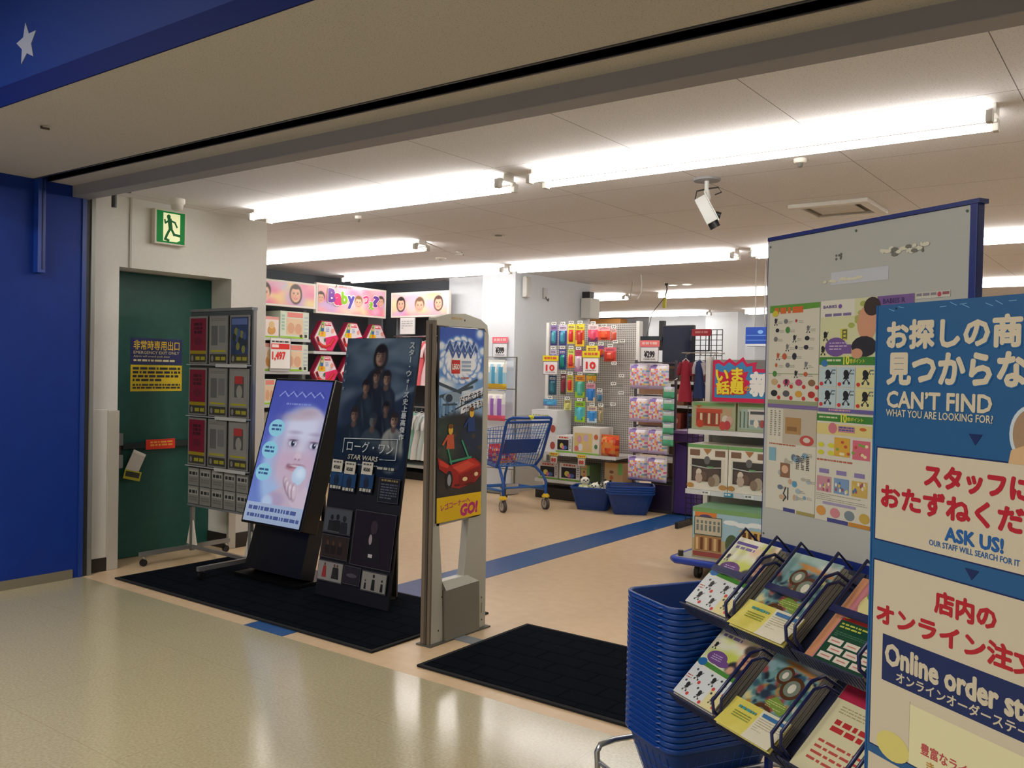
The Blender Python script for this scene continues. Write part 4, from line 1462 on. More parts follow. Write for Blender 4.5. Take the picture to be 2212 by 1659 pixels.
def fl_baby(b, w2, h, rg):
    b.pr(0, h * .49, w2, h, m('#d8d9ae'), 1)
    b.pr(0, h * .85, w2 * .62, h, m('#e2dfd2'), 1.5)
    b.pt('BABIES', w2 * .05, h * .93, w2 * .3, h * .955, m('#55488c'), 2, .04)
    b.pe(w2 * .36, h * .94, w2 * .035, h * .02, m('#7d5aa8'), 2)
    b.dash(w2 * .08, h * .83, w2 * .6, h * .88, 1, m('#7d6f9c'), 2, .5, 5)
    for k in range(10):
        b.pe(w2 * (.55 + .3 * rg.random()), h * (.75 + .2 * rg.random()), w2 * .06, h * .025, m('#a9b45c'), 2, 9)
    b.pe(w2 * .84, h * .78, w2 * .17, h * .15, m('#d59c7c'), 3, 18)
    b.pe(w2 * .92, h * .92, w2 * .14, h * .08, m('#3a2a22'), 3.2, 16)
    b.pe(w2 * .8, h * .58, w2 * .22, h * .09, m('#26252c'), 4, 14)
    b.pe(w2 * .68, h * .52, w2 * .1, h * .045, m('#d59c7c'), 4.2, 14)
    b.pe(w2 * .3, h * .58, w2 * .2, h * .085, m('#75569a'), 4, 18)
    b.pr(w2 * .3, h * .52, w2 * .58, h * .60, m('#75569a'), 4)
    b.dash(w2 * .18, h * .54, w2 * .5, h * .62, 3, m('#c8b4d8'), 5, .4, 3)
    b.pr(w2 * .38, h * .64, w2 * .5, h * .74, m('#d0cb52'), 4)
    b.pt('日', w2 * .42, h * .65, w2 * .49, h * .73, m('#4c4a2c'), 5, .03)
    for x, z in ((.1, .68), (.06, .55)):
        stroller(b, w2 * x, h * z, h * .06, 4)
    b.pr(0, h * .42, w2, h * .49, m('#3f8434'), 4)
    b.pt('10', w2 * .45, h * .425, w2 * .55, h * .50, m('#e4e24c'), 5, .04)
    b.pt('倍ポイント', w2 * .56, h * .435, w2 * .82, h * .475, m('#e4e24c'), 5, .02)
    b.dash(w2 * .14, h * .44, w2 * .42, h * .47, 1, m('#cfd8b0'), 5, .6, 2)
    b.pe(w2 * .1, h * .435, w2 * .06, h * .03, m('#3a7ab8'), 5)
    for i in range(3):
        for j in range(2):
            x0, z0 = w2 * (.0 + .335 * i), h * (.22 - .185 * j)
            b.pr(x0 + w2 * .01, z0 + h * .005, x0 + w2 * .325, z0 + h * .18, m(('#bcd0d8', '#bcd0d8', '#dcd89c')[i]), 4)
            stroller(b, x0 + w2 * .17, z0 + h * .095, h * .09, 5, '#1a1b20')
            b.pe(x0 + w2 * .05, z0 + h * .03, w2 * .035, h * .018, m('#cf3a34'), 5, 10)
            b.dash(x0 + w2 * .24, z0 + h * .1, x0 + w2 * .31, z0 + h * .16, 2, m('#6a7a86'), 5, .4, i)
    b.pr(0, 0, w2, h * .032, m('#6b60a0'), 4)
    b.dash(w2 * .2, h * .005, w2 * .6, h * .025, 1, m('#d8a0b0'), 5, .7, 8)


def fl_goods(b, w2, h, rg):
    b.pr(w2 * .33, h * .66, w2, h, m('#c2b7a4'), 1)
    b.pr(w2 * .38, h * .76, w2 * .7, h * .92, m('#b08a56'), 2)
    b.pr(w2 * .42, h * .79, w2 * .62, h * .83, m('#8f6a3e'), 3)
    b.pe(w2 * .82, h * .71, w2 * .14, h * .05, m('#c4524c'), 3)
    b.pe(w2 * .82, h * .715, w2 * .07, h * .025, m('#d8cfc0'), 4)
    for c in range(3):
        b.dash(w2 * (.06 + .09 * c), h * .72, w2 * (.1 + .09 * c), h * .98, 12, m('#8d8a80'), 2, .5, c)
    b.dash(w2 * .05, h * .635, w2 * .6, h * .655, 1, m('#b05a3c'), 2, .6, 3)
    b.pr(w2 * .05, h * .48, w2 * .2, h * .61, m('#84b2c2'), 2)
    for k in range(16):
        x, z = w2 * (.1 + .8 * rg.random()), h * (.12 + .46 * rg.random())
        b.pe(x, z, w2 * (.03 + .03 * rg.random()), h * (.015 + .02 * rg.random()), m(('#a9b7bd', '#c9a98c', '#6d7a8c', '#b7b2a2', '#7fa0b8')[k % 5]), 2, 9)
        b.dash(x + w2 * .05, z - h * .02, x + w2 * .14, z + h * .01, 2, m('#9a978c'), 2, .4, k)
    b.pr(w2 * .3, h * .33, w2 * .5, h * .47, m('#8c6a50'), 3)
    b.pe(w2 * .4, h * .41, w2 * .07, h * .04, m('#dcb294'), 4)
    for c in range(3):
        b.dash(w2 * (.62 + .1 * c), h * .42, w2 * (.68 + .1 * c), h * .56, 8, m('#44423e'), 2, .6, c + 20)
    b.ps([(w2 * .42, h * .23), (w2 * .38, h * .17), (w2 * .43, h * .14), (w2 * .38, h * .1)], w2 * .02, m('#3a3a3a'), 3)
    b.ps([(w2 * .47, h * .23), (w2 * .47, h * .12)], w2 * .02, m('#3a3a3a'), 3)
    b.pe(w2 * .6, h * .28, w2 * .05, h * .03, m('#5a9ac4'), 3)
    b.pr(w2 * .38, 0, w2 * .62, h * .035, m('#4a4c8c'), 2)
    b.pr(w2 * .65, 0, w2, h * .03, m('#a89a5c'), 2)


def fl_points(b, w2, h, rg):
    b.pr(0, h * .92, w2, h * .985, m('#3f8434'), 1)
    b.pt('10', w2 * .45, h * .92, w2 * .55, h * .995, m('#e4e24c'), 2, .04)
    b.pt('倍ポイント', w2 * .56, h * .935, w2 * .84, h * .97, m('#e4e24c'), 2, .02)
    b.dash(w2 * .04, h * .94, w2 * .38, h * .965, 1, m('#cfd8b0'), 2, .6, 2)
    b.pr(0, h * .8, w2, h * .9, m('#e0cf86'), 1)
    b.pe(w2 * .3, h * .86, w2 * .08, h * .05, m('#d07a88'), 2)
    b.pr(w2 * .4, h * .83, w2 * .7, h * .885, m('#c78a94'), 2)
    b.dash(w2 * .42, h * .835, w2 * .68, h * .88, 2, m('#4a5c9a'), 3, .6, 6)
    b.pe(w2 * .84, h * .87, w2 * .06, h * .015, m('#d06a34'), 2)
    for x, z in ((.06, .70), (.06, .63), (.25, .70), (.25, .63)):
        b.pe(w2 * x + w2 * .03, h * z, w2 * .06, h * .022, m('#d6d23c'), 2)
    b.pr(w2 * .34, h * .61, w2 * .62, h * .78, m('#d9a93c'), 2)
    b.pr(w2 * .67, h * .60, w2 * .97, h * .77, m('#d76c80'), 2)
    for k in range(14):
        b.pe(w2 * (.36 + .6 * rg.random()), h * (.62 + .13 * rg.random()), w2 * .03, h * .015, m(('#e8dcb0', '#c2543c', '#7fa84c')[k % 3]), 3, 8)
    b.dash(w2 * .02, h * .545, w2 * .9, h * .57, 1, m('#b8604c'), 2, .6, 7)
    for c in range(3):
        x = w2 * (.03 + .32 * c)
        b.pr(x + w2 * .04, h * .44, x + w2 * .22, h * .48, m('#8d80b4'), 2)
        b.pr(x, h * .27, x + w2 * .27, h * .41, m(('#c9909c', '#7d9cc4', '#cfae5c')[c]), 2)
        for k in range(10):
            b.pe(x + w2 * (.03 + .21 * rg.random()), h * (.28 + .11 * rg.random()), w2 * .02, h * .018, m(('#e6dfcc', '#a35a68', '#4c78ac', '#d8c26a')[k % 4]), 3, 8)
    b.dash(w2 * .02, h * .18, w2 * .95, h * .25, 4, m('#a8a294'), 2, .35, 9)
    b.pr(w2 * .15, h * .155, w2 * .75, h * .18, m('#a79cc0'), 2)
    for c in range(4):
        b.pe(w2 * (.12 + .26 * c), h * .09, w2 * .09, h * .045, m(('#d99a4c', '#d88a94', '#7c8c94', '#c9a94c')[c]), 2)
    b.pr(w2 * .24, 0, w2 * .62, h * .035, m('#4a4c8c'), 2)
    b.pr(w2 * .63, 0, w2, h * .035, m('#c98a34'), 2)


flyer('flyer with a green header and small product pictures, upper left on the notice board', .017, 1.391, .256, 1.74, fl_products, 1)
flyer('flyer with a baby portrait and black strollers, upper right on the notice board', .261, 1.389, .492, 1.742, fl_baby, 2)
flyer('pale flyer with a tan box picture, lower left on the notice board', .018, 1.043, .254, 1.388, fl_goods, 3)
flyer('flyer with a green ten-times points bar and colourful packs, lower right on the notice board', .256, 1.041, .487, 1.386, fl_points, 4)


def fl_purple(b, w2, h, rg):
    b.pr(0, h - .03, w2, h, m('#7a5a9c'), 1)
    b.pt('BABIES R', .02, h - .023, .1, h - .009, m('#40306a'), 2, .03)
    b.dash(.01, .1, w2 - .01, h - .05, 8, m('#9a90b0'), 1, .4, 3)


flyer('flyer with a purple header half hidden behind the tall blue sign', .494, 1.39, .626, 1.742, fl_purple, 5)
b = B(.0003)
b.y = 0
b.box(0, -.001, 0, .115, 0, .018, m('#cfcfc6', .5))
b.y = -.001
b.dash(0.003, .004, .07, .015, 1, m('#8a8592'), 1, .7, 5)
b.pe(.08, .009, .007, .007, m('#c24a5c'), 1, 12)
b.dash(.09, .004, .112, .015, 1, m('#a05a64'), 1, .7, 2)
tag(b.build('paper_strip', None, rk(.63, -.0008, 1.725), (0, 0, RA)), 'narrow paper strip with small writing high on the notice board', 'paper')

# ================================================================ TALL BLUE HELP SIGN
SW = .515
t = thing('help_sign', 'tall blue and cream help sign with Japanese and English lettering before the notice board', 'sign', (-.5035, 1.9935, 0), math.atan2(-.54574663, .83795025))
b = B(.0004)
b.box(0, 0, .10, SW, .012, 1.654, m('#255c90', .4))
b.y = 0
CR = m('#d3c8b1', .5)
DB = m('#16295f', .4)
RD = m('#b8202c', .4)
MB = m('#2560a4', .4)
SH = m('#1f5f9c', .35)


def head(txt, x0, z0, x1, z1, bd=.048):
    b.pt(txt, x0 + .0025, z0 - .0025, x1 + .0025, z1 - .0025, SH, 1, bd)
    b.pt(txt, x0, z0, x1, z1, CR, 2, bd)


head('お探しの商品が', .03, 1.562, .483, 1.618)
head('見つからない', .033, 1.488, .425, 1.55)
b.pt('CAN\u2019T FIND', .034, 1.439, .291, 1.472, CR, 2, 0.032)
b.pt('WHAT YOU ARE LOOKING FOR?', .032, 1.420, .295, 1.4345, CR, 2, 0.019)
b.pp([(.242, 1.398), (.273, 1.398), (.2575, 1.377)], DB, 2)
for z0, z1 in ((1.158, 1.351), (.72, 1.112)):
    b.pr(.007, z0 - .003, SW - .007, z1 + .003, DB, 1)
    b.pr(.010, z0, SW - .010, z1, CR, 2)
b.pt('スタッフに', .141, 1.287, .375, 1.329, RD, 3, 0.056)
b.pt('おたずねください', .026, 1.229, .478, 1.274, RD, 3, 0.048)
b.pt('ASK US!', .195, 1.188, .324, 1.213, MB, 3, 0.048)
b.pt('OUR STAFF WILL SEARCH FOR IT', .156, 1.171, .359, 1.182, MB, 3, 0.019)
b.pp([(.242, 1.144), (.274, 1.144), (.258, 1.124)], DB, 2)
b.pt('店内の', .175, 1.043, .313, 1.085, RD, 3, 0.048)
b.pt('オンライン注文が', .022, .982, .462, 1.024, RD, 3, 0.048)
b.pr(.04, .865, SW - .03, .962, DB, 3)
b.pt('Online order station', .05, .902, .475, .945, CR, 4, 0.048)
b.pt('オンラインオーダーステーション', .081, .873, .465, .895, CR, 4, 0.022)
b.pr(.118, .73, .119, .845, m('#9a9484', .5), 3)
b.pr(.119, .72, .48, .84, m('#e4dfb4', .45), 3)
b.pe(.075, .735, .045, .03, m('#dcd07a', .45), 3, 20)
b.pt('豊富なラインナップで', .15, .752, .375, .775, m('#bf4a52', .45), 4, .02)
b.pt('きっとみつかる', .165, .725, .35, .744, m('#bf8a3c', .45), 4, .02)
b.pe(.372, 1.405, .042, .052, m('#c9d6de', .3), 2, 28)
b.pe(.372, 1.405, .035, .045, m('#a78a6c', .3), 2.5, 28)
b.pp([(.33, 1.351), (.335, 1.375), (.36, 1.385), (.40, 1.36), (.40, 1.351)], m('#d5b184', .4), 3)
rg = random.Random(2)
for k in range(14):                                  # creased film along the top edge
    x = .02 + .45 * rg.random()
    b.ps([(x, 1.64 + .01 * rg.random()), (x + .015, 1.636 + .012 * rg.random())], .0012, m('#7fb2dc', .25), 1)
b.pe(.052, 1.645, .002, .002, BLACK, 2, 8)
b.pr(.007, .12, SW - .007, .70, CR, 2)
b.build('panel', t)
b = B()
b.box(-.004, -.001, .10, .0, .014, 1.654, m('#1d5ba0', .35))
b.box(SW, -.001, .10, SW + .004, .014, 1.654, m('#1d5ba0', .35))
b.build('edge_trim', t)
b = B()
for x in (.06, SW - .06):
    b.box(x - .015, .013, .02, x + .015, .03, 1.5, m('#8f9296', .35, .6))
b.box(.04, -.2, 0, SW - .04, .24, .02, m('#55585c', .4, .4))
b.box(.04, -.01, .02, SW - .04, .03, .11, m('#6c6f73', .4, .4))
b.build('stand', t)


# ================================================================ SHOPPING BASKETS
def rrect(hx, hy, z, r, n=5):
    out = []
    for cx, cy, a0 in ((hx - r, hy - r, 0), (-hx + r, hy - r, 90), (-hx + r, -hy + r, 180), (hx - r, -hy + r, 270)):
        for i in range(n + 1):
            a = R(a0 + 90 * i / n)
            out.append((cx + r * math.cos(a), cy + r * math.sin(a), z))
    return out


def basket(label, loc, rz, group):
    t = thing('shopping_basket', label, 'basket', loc, rz, 0, group)
    b = B()
    lv = [(.165, .112, 0, .04), (.1818, .1235, .05, .045), (.2052, .1396, .12, .05), (.232, .158, .2, .055)]
    rings = [rrect(*q) for q in lv]
    inner = [rrect(q[0] - .0015, q[1] - .0015, q[2] + (.005 if i == 0 else 0), q[3]) for i, q in enumerate(lv)]
    for rs, flip in ((rings, False), (inner, True)):
        n = len(rs[0])
        v = [p for q in rs for p in q]
        f = []
        for i in range(len(rs) - 1):
            for j in range(n):
                q = (i * n + j, i * n + (j + 1) % n, (i + 1) * n + (j + 1) % n, (i + 1) * n + j)
                f.append(q[::-1] if flip else q)
        b.add(v, f, BASKET, True)
        b.add(rs[0], [tuple(range(n)) if flip else tuple(range(n - 1, -1, -1))], BASKET)
    b.build('basin', t)
    b = B()
    for sx in (-1, 1):                               # raised ribs of the lattice
        for k in range(9):
            x = -.16 + .04 * k
            b.tube([(x * .8, sx * .1172, .02), (x, sx * .1494, .16)], .0012, m('#0d49aa', .38), 4)
        for k in range(6):
            y = -.11 + .044 * k
            b.tube([(sx * .1723, y * .8, .02), (sx * .2192, y, .16)], .0012, m('#0d49aa', .38), 4)
    for z, hx, hy, r in ((.04, .1784, .1212, .045), (.085, .1935, .1316, .047), (.13, .2086, .1419, .05)):
        b.tube(rrect(hx + .0004, hy + .0004, z, r, 4), .0012, m('#0d49aa', .38), 4, True)
    b.build('lattice', t)
    b = B()
    ro, ri = [], []
    for dz, dx in ((.1885, 0), (.192, .003), (.206, .0045), (.2085, .003)):
        ro.append(rrect(.2365 + dx, .1625 + dx, dz, .058, 6))
    ro.append(rrect(.231, .157, .2085, .055, 6))
    ro.append(rrect(.2325, .1585, .1885, .055, 6))
    n = len(ro[0])
    b.add([p for q in ro for p in q], [(i * n + j, i * n + (j + 1) % n, ((i + 1) % 6) * n + (j + 1) % n, ((i + 1) % 6) * n + j) for i in range(6) for j in range(n)], m('#0a3f90', .3), True)
    b.build('rim', t)
    for sx in (-1, 1):
        b = B()
        b.tube([(sx * .236, -.1, .199), (sx * .247, -.09, .199), (sx * .247, .09, .199), (sx * .236, .1, .199)], .004, m('#0c3f96', .35), 6)
        b.build('handle', t)
    return t


G = 'blue baskets nested in the tall stack'
pr0 = None
SA = RA + R(90)
NB = 24
for k in range(NB):
    loc = rk(-.172, -.115, .018 + k * .0209)
    lab = 'blue basket nested in the tall stack beside the catalogue rack'
    if pr0 is None:
        pr0 = basket(lab, loc, SA, G)
    elif k < NB - 1:
        dup(pr0, loc, SA, lab)
    else:
        tp = dup(pr0, loc, SA, 'empty blue basket on top of the tall stack beside the catalogue rack')
        tp['group'] = 'blue baskets nested in the tall stack, topmost'
        b = B()
        b.tube([(.238, .06 + .02 * math.cos(a), .205 + .028 * math.sin(a)) for a in (0, .6, 1.2, 1.9, 2.5, 3.14)], .006, m('#0c3f96', .35), 6)
        b.build('handle_lug', tp)
t = thing('basket_stand', 'chrome tube stand under the tall stack of blue baskets', 'stand', rk(-.21, -.115, 0), RA)
for q in (-1, 1):
    b = B()
    b.tube([(q * .193, -.29, .008), (q * .193, -.295, .08), (q * .193, -.28, .105), (q * .193, -.22, .115), (q * .193, .2, .115), (q * .193, .25, .1), (q * .193, .26, .008)], .011, STEEL, 10)
    b.build('leg_loop', t)
b = B()
for y in (-.285, .255):
    b = B()
    b.tube([(-.193, y, .04), (.193, y, .04)], .009, STEEL, 8)
    b.build('crossbar', t)

# baskets on the floor by the pegboard gondola
fb = dup(pr0, (-5.03, 8.36, 0), R(18), 'blue basket full of plush toys on the floor by the baby bag rack')
fb['group'] = 'blue baskets on the shop floor'
fb.scale = (1, 1, 1.2)
for k in range(4):
    o = dup(pr0, (-4.585, 8.37, .001 + k * .024), R(30),
            'top basket of the short blue stack on the floor by the baby bag rack' if k == 3 else 'blue basket nested in the short floor stack by the baby bag rack',
            'blue baskets in the short floor stack' if k < 3 else 'blue baskets in the short floor stack, topmost')
    o.scale = (1.04, 1.06, 1.12)


def plush(label, loc, c1, c2, rz):
    t = thing('plush_toy', label, 'toy', loc, rz, R(10), 'plush toys in the floor basket')
    b = B()
    b.ball((0, 0, .05), .055, .05, .06, m(c1, .9))
    b.ball((0, -.045, .04), .03, .02, .035, m(c2, .9))
    for q in (-1, 1):
        b.ball((q * .055, -.015, .06), .022, .022, .035, m(c1, .9), 8)
    b.build('body', t)
    b = B()
    b.ball((0, -.01, .13), .052, .048, .045, m(c2, .9))
    for q in (-1, 1):
        b.ball((q * .04, -.005, .17), .018, .012, .018, m('#1c1c1e', .9), 8)
        b.ball((q * .02, -.053, .135), .009, .006, .009, m('#1c1c1e', .6), 8)
    b.ball((0, -.057, .12), .008, .006, .006, m('#1c1c1e', .6), 8)
    b.build('head', t)


for x, y, z, c1, c2, rz, lab in ((-.10, .0, .17, '#d6d8a4', '#f2f0e4', 20, 'white faced plush toy standing tallest in the floor basket'), (.02, -.05, .12, '#c9cf72', '#f0eedc', -15, 'yellow green plush toy in the middle of the floor basket'),
                                 (.13, .02, .14, '#e8e6da', '#f4f2ea', -40, 'white plush toy with black ears at the right of the floor basket'), (.04, .06, .115, '#b9bd7c', '#e8e4c4', 60, 'olive plush toy behind the others in the floor basket')):
    a = R(18)
    plush(lab, (-5.03 + x * math.cos(a) - y * math.sin(a), 8.36 + x * math.sin(a) + y * math.cos(a), z), c1, c2, R(24 + rz))

# ================================================================ DOLLY WITH DOLL HOUSE BOX, TOY SHELVES
t = thing('platform_dolly', 'grey platform dolly with a blue bumper beside the catalogue rack', 'dolly', (-2.35, 6.27, 0), 0)
b = B()
b.box(-.56, -.27, .12, .56, .27, .15, m('#b5b4ae', .4))
b.build('deck', t)
b = B()
b.tube([(.56, -.285, .128), (-.54, -.285, .128), (-.575, -.25, .128), (-.575, .25, .128), (-.54, .285, .128), (.56, .285, .128)], .026, m('#1c3fa8', .4), 10)
b.build('bumper', t)
for x in (-.4, .42):
    for y in (-.19, .19):
        b = B()
        b.cyl((x - .015, y, .05), (x + .015, y, .05), .05, m('#1b1b1d', .6), 18)
        b.box(x - .024, y - .02, .04, x - .017, y + .02, .12, STEEL)
        b.box(x + .017, y - .02, .04, x + .024, y + .02, .12, STEEL)
        b.build('caster', t)
b = B()
b.cyl((-.53, -.22, .15), (-.53, -.22, .19), .02, m('#3a3026', .5), 10)
b.build('peg', t)

b = B(.001)
b.box(0, 0, 0, .78, .34, .37, m('#7fae8a', .4))
b.y = 0
b.pr(.003, .003, .777, .367, m('#9fc4d2', .4), 1)
b.pr(.003, .003, .777, .14, m('#b8a97e', .4), 2)
b.pr(.003, .335, .777, .367, m('#7da86c', .4), 2)
b.pp([(.02, .335), (.19, .335), (.19, .30), (.15, .285), (.06, .285), (.02, .30)], m('#d8813c', .4), 3)
b.pe(.105, .30, .05, .02, m('#5a4a7c', .4), 4)
for k in range(5):
    b.pe(.3 + .09 * k, .28 - .01 * (k % 2), .06, .018, m('#e6eef0', .4), 2)
b.pr(.02, .17, .23, .30, m('#c9bfa6', .4), 4)
b.ps([(.02, .17), (.02, .30), (.23, .30), (.23, .17)], .006, m('#4d5a4c', .4), 5, True)
for c in range(6):
    b.pr(.035 + .033 * c, .2, .052 + .033 * c, .275, m('#6f7c78', .4), 5)
    b.pr(.035 + .033 * c, .245, .052 + .033 * c, .252, m('#d6d0ba', .4), 6)
b.pr(.02, .05, .23, .165, m('#a97f52', .4), 4)
for c in range(6):
    b.pr(.032 + .035 * c, .06, .052 + .035 * c, .15, m('#6d3f2a' if c % 2 else '#d9b884', .4), 5)
b.pr(.01, .01, .3, .045, m('#9b4a44', .4), 4)
b.pe(.31, .12, .05, .075, m('#4f6344', .4), 4)
b.pr(.37, .05, .56, .24, m('#d3b469', .4), 4)
for c in range(4):
    b.pr(.39 + .042 * c, .15, .415 + .042 * c, .225, m('#5c3d28', .4), 5)
b.pe(.46, .10, .06, .03, m('#c98a34', .4), 5)
b.pr(.39, .05, .54, .085, m('#b5534a', .4), 5)
b.pp([(.53, .23), (.55, .31), (.61, .335), (.67, .31), (.69, .23)], m('#5b3a30', .4), 4)
b.pe(.61, .27, .03, .035, m('#efe9da', .4), 5)
b.pr(.575, .06, .66, .23, m('#e0d3b0', .4), 5)
b.pr(.59, .1, .645, .19, m('#8c6a54', .4), 6)
tag(b.build('toy_house_box', None, (-2.81, 6.09, .151)), 'large doll house box with a town picture on the platform dolly', 'box')


def gondola(name, label, x0, x1, yf, yb, ztop, shelves, back, legs='#e6e6e2', loc=(0, 0, 0), plinth='#1d1b1c', py=.02):
    t = thing(name, label, 'shelf', ((x0 + x1) / 2, yf, 0), 0)
    h = (x1 - x0) / 2
    d = yb - yf
    b = B()
    b.box(-h, d - .03, .1, h, d, ztop, back)
    b.build('back_panel', t)
    b = B()
    b.box(-h, py, 0, h, d, .13, m(plinth, .5))
    b.build('plinth', t)
    for x in (-h, h):
        b = B()
        b.box(x - .02, d - .07, 0, x + .02, d + .01, ztop + .02, m(legs, .5))
        b.build('upright', t)
    for z, dd in shelves:
        b = B()
        b.box(-h + .02, d - dd, z - .03, h - .02, d - .03, z, SHELFW)
        b.box(-h + .02, d - dd - .006, z - .036, h - .02, d - dd, z, m('#d5d7d8', .4))
        b.build('shelf', t)
    return t, d


gondola('toy_shelf_unit', 'pale shelving with doll house boxes behind the dolly', -3.0, -1.1, 6.28, 6.80, 1.62,
        [(1.075, .46), (.615, .48), (.17, .2)], m('#8f9490', .6), py=.36)


def window_box(name, label, x, y, z, w2, d, h, body, fn, group):
    b = B(.0015)
    b.box(0, 0, 0, w2, d, h, m(body, .4))
    b.y = 0
    fn(b, w2, h)
    return tag(b.build(name, None, (x, y, z + .0008)), label, 'box', group)


def bus_front(b, w, h):
    b.pr(.01, h - .03, w - .01, h - .005, m('#74a468'), 1)
    b.pr(.03, .02, w - .03, h - .04, m('#b9a27e'), 1)
    b.pr(.04, .03, w * .66, h * .74, m('#a53a28'), 2)
    b.pr(.04, h * .62, w * .7, h * .76, m('#c2503a'), 3)
    for k in range(5):
        b.pr(w * (.2 + .09 * k), .045, w * (.255 + .09 * k), h * .6, m(('#d8c8a4', '#7d4a34')[k % 2]), 3)
    b.pe(w * .2, .045, .03, .03, m('#c0452c'), 3)
    for x, z, c in ((.78, .32, '#d8d2c4'), (.87, .3, '#c9a99c'), (.82, .16, '#b8404a'), (.72, .14, '#c04a44')):
        b.pe(w * x, h * z * 1.2, .028, .035, m(c), 3, 10)
    b.pp([(.03, h * .88), (.09, h * .88), (.06, h * .78)], m('#b5622c'), 3)


def car_front(b, w, h):
    b.pr(.01, h - .03, w - .01, h - .005, m('#74a468'), 1)
    b.pr(.03, .02, w - .02, h - .045, m('#9fb8ac'), 1)
    b.pr(.08, .05, w - .02, h * .78, m('#d6d4cc'), 2)
    b.pr(.1, h * .62, w - .02, h * .72, m('#4c5256'), 3)
    b.pr(.1, .055, w - .02, h * .42, m('#6f8f98'), 3)
    for k in range(4):
        b.pe(w * (.42 + .13 * k), h * .3, .02, .03, m(('#e2dccc', '#a5544c', '#cfc4b0', '#8a6a5a')[k]), 4, 10)
    for k in range(3):
        b.pr(.02 + .03 * k, .03, .028 + .03 * k, h * .7, m('#56624f'), 2)


def house_front(b, w, h):
    b.pr(.0, h - .025, w, h, m('#6fa562'), 1)
    b.pr(.02, .06, w - .02, h - .1, m('#d9d4c4'), 1)
    for x0, x1 in ((.02, .1), (w - .1, w - .02)):
        b.pr(x0, h - .085, x1, h - .04, m('#7d5f4c'), 2)
    b.pp([(w / 2 - .035, h - .03), (w / 2 + .035, h - .03), (w / 2, h - .075)], m('#a8764a'), 2)
    b.pr(.035, .065, w - .05, h - .11, m('#3a3634'), 2)
    b.pr(.045, .07, w - .06, h * .48, m('#574a46'), 3)
    b.ps([(.03, h * .53), (w * .5, h * .49), (w - .05, h * .515)], .008, m('#b9bdb8'), 4)
    b.pr(w * .5, h * .5, w * .66, h * .53, m('#5f9a64'), 5)
    for x, z, r, c in ((.3, .38, .024, '#d5cbbd'), (.42, .3, .03, '#6d554a'), (.3, .26, .03, '#b9a898'), (.72, .24, .035, '#a79a88'), (.62, .2, .03, '#8a7664'), (.5, .66, .025, '#6a6a6c')):
        b.pe(w * x, h * z, r, r * 1.3, m(c), 4, 10)
    b.pe(w * .08, .03, .03, .02, m('#b98a4c'), 2, 10)
    b.pe(w * .9, .03, .035, .02, m('#b98a4c'), 2, 10)


G = 'doll house boxes on the pale shelving'
window_box('toy_box', 'green edged box with a red bus on the upper toy shelf', -2.955, 6.345, 1.076, .355, .25, .21, '#a9b08c', bus_front, G)
window_box('toy_box', 'green edged box with a white car on the upper toy shelf', -2.585, 6.345, 1.076, .35, .25, .215, '#9fac90', car_front, G)
window_box('toy_box', 'white windowed doll house box at the left of the middle toy shelf', -2.97, 6.325, .616, .325, .3, .345, '#e2ded0', house_front, G)
window_box('toy_box', 'white windowed doll house box next to the board on the middle toy shelf', -2.638, 6.325, .616, .325, .3, .345, '#e2ded0', house_front, G)
for x, c, lab in ((-2.84, '#e9ecec', 'white shelf label under the left doll house box'), (-2.66, '#3a86a8', 'blue shelf label under the doll house boxes'), (-2.5, '#e9ecec', 'white shelf label under the right doll house box')):
    b = B()
    b.box(0, -.004, 0, .07, 0, .03, m(c, .5))
    b.y = -.004
    b.dash(.006, .006, .06, .024, 1, m('#dfe8ea' if c[1] == '3' else '#7a7a7a'), 1, .7, 3)
    tag(b.build('shelf_label', None, (x, 6.3095, .583)), lab, 'label', 'shelf labels under the doll house boxes')
t = thing('promo_sign', 'pink and blue starburst sign with yellow Japanese lettering above the toy boxes', 'sign', (-2.77, 6.30, 1.297), 0)
b = B(.0015)
W2, H2 = .62, .34
pts = [(0, 0), (W2, 0), (W2, .24), (.33, .25), (.34, .30), (.27, .285), (.235, .335), (.18, .29), (.13, .325), (.085, .29), (.045, .315), (.0, .305)]
b.prism([(x, z) for x, z in pts], 0, .008, m('#d61f55', .4))
b.y = 0
ins = [(.018, .03), (W2, .03), (W2, .222), (.31, .222), (.31, .272), (.262, .262), (.232, .302), (.178, .266), (.128, .296), (.088, .264), (.045, .288), (.02, .278)]
b.pp(ins, m('#3f8fc6', .4), 1)
b.pp([(.06, .06), (.12, .09), (.17, .045), (.2, .09), (.27, .06), (.27, .12), (.31, .15), (.26, .17), (.28, .23), (.2, .21), (.16, .25), (.12, .21), (.04, .23), (.07, .16), (.02, .12)], m('#d61f55', .4), 2)
for txt, x0, z0, x1, z1 in (('いま', .03, .155, .235, .25), ('話題', .035, .06, .245, .155)):
    b.pt(txt, x0 + .004, z0 - .005, x1 + .006, z1 - .004, m('#d8521c', .4), 3, .06, .04)
    b.pt(txt, x0, z0, x1, z1, m('#f6e13a', .4), 4, .035, .04)
b.pt('の', .255, .085, .295, .12, m('#f0b02c', .4), 4, .03)
b.pt('新', .30, .05, .465, .222, m('#f2f2ee', .4), 4, .05)
b.build('card', t)
b = B()
b.box(.1, .009, .05, .14, .02, .24, m('#c9ccd0', .2))
b.box(.11, .02, .12, .13, .462, .14, m('#c9ccd0', .2))
b.build('holder', t)

